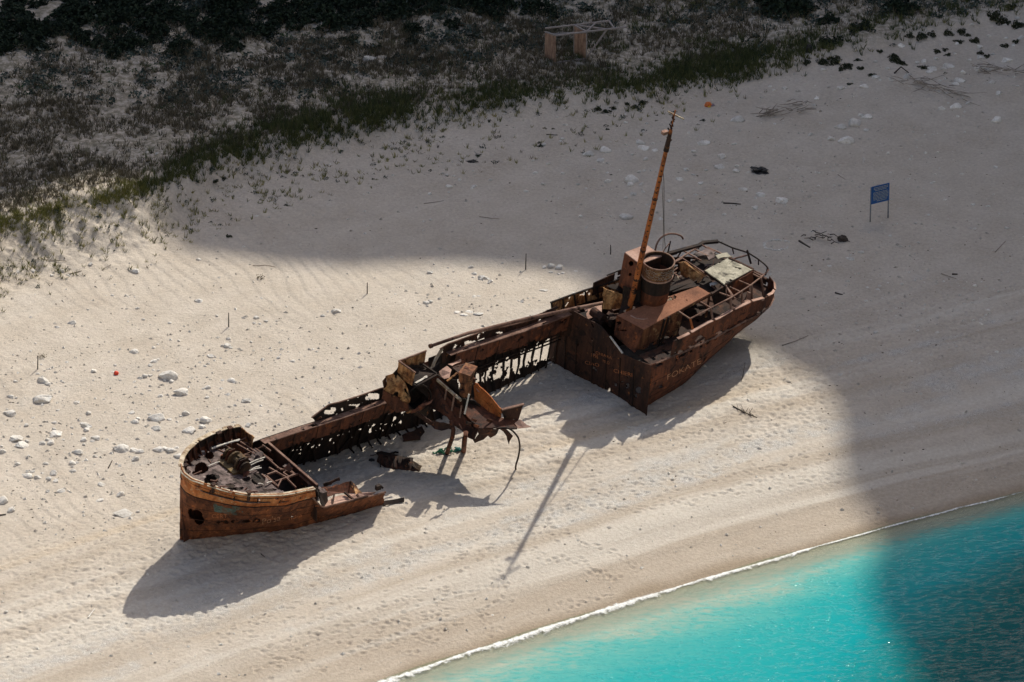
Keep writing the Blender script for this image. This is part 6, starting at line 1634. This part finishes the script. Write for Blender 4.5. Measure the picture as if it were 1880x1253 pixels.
branch_heap('dead_branches', 'grey dead branches heaped on the sand right of the masthead', [(1392, 212), (1430, 212), (1472, 198)], 36, 1.5, .028, M['wood'], 1)
branch_heap('dead_branches', 'long brushwood heap of dead branches among upper right stones', [(1660, 156), (1710, 164), (1768, 178)], 44, 1.8, .024, M['wood'], 2)
branch_heap('dead_branches', 'dead branches reaching out of the right edge above the brushwood heap', [(1785, 128), (1830, 136), (1882, 138)], 32, 1.6, .024, M['wood'], 3)
branch_heap('driftwood', 'dark driftwood sticks and a blackened stump laid out behind the stern', [(1485, 440), (1500, 442), (1508, 450), (1545, 446)], 16, .8, .04, M['darkwood'], 4, 'driftwood')
def stick(name, label, pts, r, mat, cat='stick', lift=.04, twigs=0, group=None):
    W = [gat(*q[:2]) + Vector((0, 0, lift + (q[2] if len(q) > 2 else 0))) for q in pts]
    o = MB().tube([q - W[0] for q in W], [r * (1 - .4 * i / max(1, len(W) - 1)) for i in range(len(W))], 6)
    for k in range(twigs):
        t = rnd.uniform(.1, .9); p = W[0].lerp(W[-1], t) - W[0]
        o.tube([p, p + Vector((rnd.uniform(-.3, .3), rnd.uniform(-.3, .3), rnd.uniform(.05, .35)))], [.02, .01], 4)
    ob = o.build(name, mat); ob.location = W[0]; tag(ob, label, cat, group)
MB_ = MB().box((0, 0, .12), (.5, .35, .3)).box((.1, .05, .25), (.3, .4, .2), Matrix.Rotation(.5, 3, 'Z'))
stick('driftwood', 'short dark slanting driftwood stick right of the stone ring', [(1467, 444), (1487, 456)], .07, M['darkwood'], 'driftwood')
def lump(name, label, x, y, sx, sy, sz, mat, cat, seed, rotz=0, sub=3, rough=.35):
    bm = bmesh.new(); bmesh.ops.create_icosphere(bm, subdivisions=sub, radius=1)
    for v in bm.verts:
        p = v.co.copy(); f = 1 + rough * mnoise.noise(p * 1.6 + Vector((seed, 0, 0))) + rough * .6 * mnoise.noise(p * 4 + Vector((0, seed, 0)))
        v.co = Vector((p.x * sx * f, p.y * sy * f, p.z * sz * f))
    me = bpy.data.meshes.new(name); bm.to_mesh(me); bm.free()
    o = link(name, me, mat); q = gat(x, y); o.location = q + Vector((0, 0, sz * .45)); o.rotation_euler = (0, 0, rotz)
    if label: tag(o, label, cat)
    return o
lump('stump', 'blackened square stump at the right end of the laid driftwood', 1547, 442, .30, .25, .24, M['darkwood'], 'stump', 7)
lump('seaweed_heap', 'black ragged heap of seaweed alone on the sand right of the mast', 1394, 316, .55, .28, .16, M['blackbag'], 'seaweed', 3, -.25, 4, .9)
lump('rubbish_bag', 'black rubbish bag standing in the grass near the top edge', 1485, 95, .20, .18, .38, M['blackbag'], 'bag', 5)
lump('rubbish_bag', 'black bag lying under the shrub at the top right', 1668, 27, .36, .22, .16, M['blackbag'], 'bag', 6)
lump('black_debris', 'flat black scrap of debris beside a bush left of the masthead', 867, 297, .30, .14, .07, M['blackbag'], 'debris', 8, 0, 3, .9)
ball = lump('ball', 'small bright red ball on the sunlit sand behind the bow', 213.5, 686.5, .15, .15, .15, M['red'], 'ball', 1, 0, 3, .03)
fl_ = lump('plastic_float', 'orange and yellow plastic float with a grey rag by the dune', 1300, 195, .22, .18, .22, M['orange'], 'float', 2, .4, 3, .3)
MB().poly([Vector((-.10, -.20, .0)), Vector((.10, -.22, .0)), Vector((.08, -.21, -.2)), Vector((-.08, -.2, -.2))], .05).build('yellow_band', M['yellow'], fl_)
MB().poly([Vector((.1, -.1, -.1)), Vector((.35, .05, .02)), Vector((.5, -.05, -.12)), Vector((.3, -.2, -.16))], .03).build('rag', M['rag'], fl_)
def stake(x, y, ytop, label, dx=0):
    p = gat(x, y); h_ = z_for(ytop, p)
    o = MB().tube([Vector((0, 0, -.2)), Vector((dx * .5, 0, h_ * .5)), Vector((dx, 0, h_))], [.04, .035, .025], 6).build('stake', M['darkwood']); o.location = p
    tag(o, label, 'stake')
stake(419.8, 600.5, 574.5, 'thin upright stake in rippled sand left of centre', .02)
stake(69, 679, 655, 'leaning stake beside a dry plant near the left edge', .05)
stake(674, 541.5, 519, 'thin upright stake just below the shadow edge', .02)
stake(965, 494, 466, 'thin stake on the shadow edge left of the white boulders', .03)
stake(1121, 468, 450, 'short thin stake in shade behind the vent casing')
def plant(x, y, s, label, mat, seed):
    V, T = leaf_cloud(60, .9, .6, .8, .10, seed); r_ = random.Random(seed)
    q = gat(x, y); o = link('dry_plant', raw_mesh('dry_plant', V * s, np.arange(len(V)).reshape(-1, 4), False, dict(tone=T)), mat)
    o.location = q; tag(o, label, 'plant')
plant(77, 657, .30, 'withered brown plant behind the leaning stake', M['dry'], 12)
plant(478, 512, .34, 'withered straw coloured plant on bright sand left of centre', M['dry'], 13)
for args in [('long thin bleached stick lying at the shadow edge', [(464, 489), (486, 488), (506, 490)], .022, 'wood'), ('dark straight stick in shade below the masthead stones', [(1328, 374), (1345, 374.5), (1360, 376)], .045, 'darkwood'),
             ('long thin pole lying on the shaded sand right of the rudder', [(1436, 637), (1460, 628), (1484, 619)], .03, 'wood'), ('white straight plank lying below the bow shadow', [(162, 1136), (168, 1127), (174, 1119)], .05, 'white'),
             ('thin stick lying far right above the tide line', [(1827, 464), (1846, 444)], .025, 'wood'), ('thin stick lying beside a dark fleck below the sign', [(1728, 502), (1756, 512)], .028, 'wood'), ('dark short log beside the thin stick below the sign', [(1748, 503), (1758, 503)], .06, 'darkwood'),
             ('short dark stick left of the bow among stones', [(199, 860), (206, 847)], .04, 'darkwood'), ('thin dark stick in the shadow of the bow', [(479, 1023), (487, 1029)], .03, 'darkwood'), ('brown driftwood stick cut by the left edge', [(-4, 948), (11, 946)], .05, 'darkwood'),
             ('curved twig lying under the sunlit dune', [(80, 479), (100, 478), (122, 481)], .03, 'wood'), ('pale stick pointing to the sunlit dune', [(188, 498), (204, 489)], .025, 'wood'), ('brown stick at the foot of the sunlit dune', [(122, 505), (136, 503), (150, 501)], .035, 'wood'),
             ('thin long stick on the shaded sand far left of the mast', [(778, 375), (796, 373), (815, 370)], .02, 'wood'), ('thin curved stick on the shaded sand below that long stick', [(880, 399), (900, 402), (918, 404)], .02, 'wood'), ('dark stick on sand left of the white scatter', [(1003, 248), (1024, 249)], .03, 'darkwood'),
             ('forked dark driftwood right of the stern', [(1533, 538), (1541, 540), (1547, 541)], .05, 'darkwood'), ('thin stick behind the sign posts', [(1538, 322), (1552, 331)], .02, 'wood'), ('arched black branch among upper right stones', [(1642, 136), (1654, 131, .25), (1668, 136)], .06, 'darkwood'),
             ('thin forked twig right of the stern shadow', [(1361, 701), (1364, 690), (1368, 672, .2)], .02, 'darkwood')]:
    stick('driftwood_stick', args[0], args[1], args[2], M[args[3]])
stick('seaweed_branch', 'dark twiggy branch on bright sand right of the stern hull', [(1346, 748), (1362, 757), (1378, 764), (1390, 768)], .045, M['darkwood'], 'branch', .05, 14)
for x, y, lab in ((1233, 769, ''),): pass
# torn hull piece lying inside the wreck
zc = Z(560, 720, 6.267)
fc_ = gat(*zc(1040, 850)); frag = empty('hull_fragment', fc_); tag(frag, 'charred curved hull fragment lying loose on sand inside the wreck', 'wreckage')
def gp(x, y, dz): return gat(*zc(x, y)) + Vector((0, 0, dz)) - fc_
A_ = [gp(830, 800, .0), gp(920, 868, .0), gp(1100, 885, .0), gp(1310, 898, .0)]
B__ = [gp(835, 815, .30), gp(930, 850, .28), gp(1100, 860, .26), gp(1250, 870, .22)]
C__ = [gp(850, 780, .35), gp(960, 790, .40), gp(1100, 805, .38), gp(1240, 815, .3)]
def frag_f(s, t):
    a, b_, c_ = (resample(q, 31)[int(round(s * 30))] for q in (A_, B__, C__))
    return (a * (1 - t) ** 2 + b_ * 2 * t * (1 - t) + c_ * t * t)
RS = [resample(q, 31) for q in (A_, B__, C__)]
def frag_f(s, t):
    i = int(round(s * 30)); a, b_, c_ = RS[0][i], RS[1][i], RS[2][i]
    return a * (1 - t) ** 2 + b_ * 2 * t * (1 - t) + c_ * t * t
M['charred'] = rust('charred_plank_plate', [(.008, .007, .007), (.03, .019, .013), (.10, .065, .038)], spots=(.06, .03, .02), spot_amt=.1, streak=.7, dark=.3, scale=1.8)
MB().sheet(frag_f, 30, 12, lambda s, t, p: fn_n(p, 3, 3) < .5, .06).build('curved_plate', M['hull_dark'], frag)
MB().poly([gp(820, 745, .25), gp(880, 735, .3), gp(1060, 770, .3), gp(1245, 790, .25), gp(1240, 815, .2), gp(1080, 815, .25), gp(860, 800, .2)], .10, .06).build('upper_plate', M['black'], frag)
MB().poly([gp(1240, 830, .3), gp(1345, 870, .15), gp(1310, 898, .05), gp(1230, 880, .2)], .06, .04).build('torn_end', M['charred'], frag)
for k in range(7):
    MB().bar(gp(850 + 55 * k, 800 + 6 * k, .38), gp(870 + 55 * k, 870 + 3 * k, .15), .07, .08).build('frame', M['black'], frag)
sm = lump('scrap_lump', 'small black scrap beside the left end of the loose hull fragment', *zc(762, 785), .16, .10, .09, M['blackbag'], 'scrap', 15, 0, 3, .8)
stick('scrap_bar', 'thin black bar bent beside the hull fragment', [(*zc(750, 740), .05), (*zc(790, 752), .1), (*zc(830, 748), .15)], .03, M['black'], 'scrap')
stick('scrap_pipe', 'short black pipe lying behind the loose hull fragment', [(*zc(980, 722), .02), (*zc(1040, 712), .1), (*zc(1075, 720), .12)], .08, M['black'], 'scrap')
def netheap(name, label, x, y, w_, h_, mat, seed):
    r_ = random.Random(seed); o = MB(); base = gat(x, y)
    for k in range(16):
        p = Vector((r_.gauss(0, w_), r_.gauss(0, w_ * .5), r_.uniform(.02, h_))); pts = [p]
        for j in range(6): pts.append(pts[-1] + Vector((r_.gauss(0, w_ * .45), r_.gauss(0, w_ * .3), r_.gauss(0, h_ * .25))))
        for q in pts: q.z = max(.0, min(h_ * 1.2, q.z))
        o.tube(pts, .045, 5)
    ob = o.build(name, mat); ob.location = base; tag(ob, label, 'net')
netheap('fishing_net', 'tangle of green fishing net at the foot of the left bent leg', 816, 831, .17, .22, M['net'], 1)
netheap('fishing_net', 'tangle of teal fishing net between the two bent legs', 843, 828, .10, .16, M['net2'], 2)
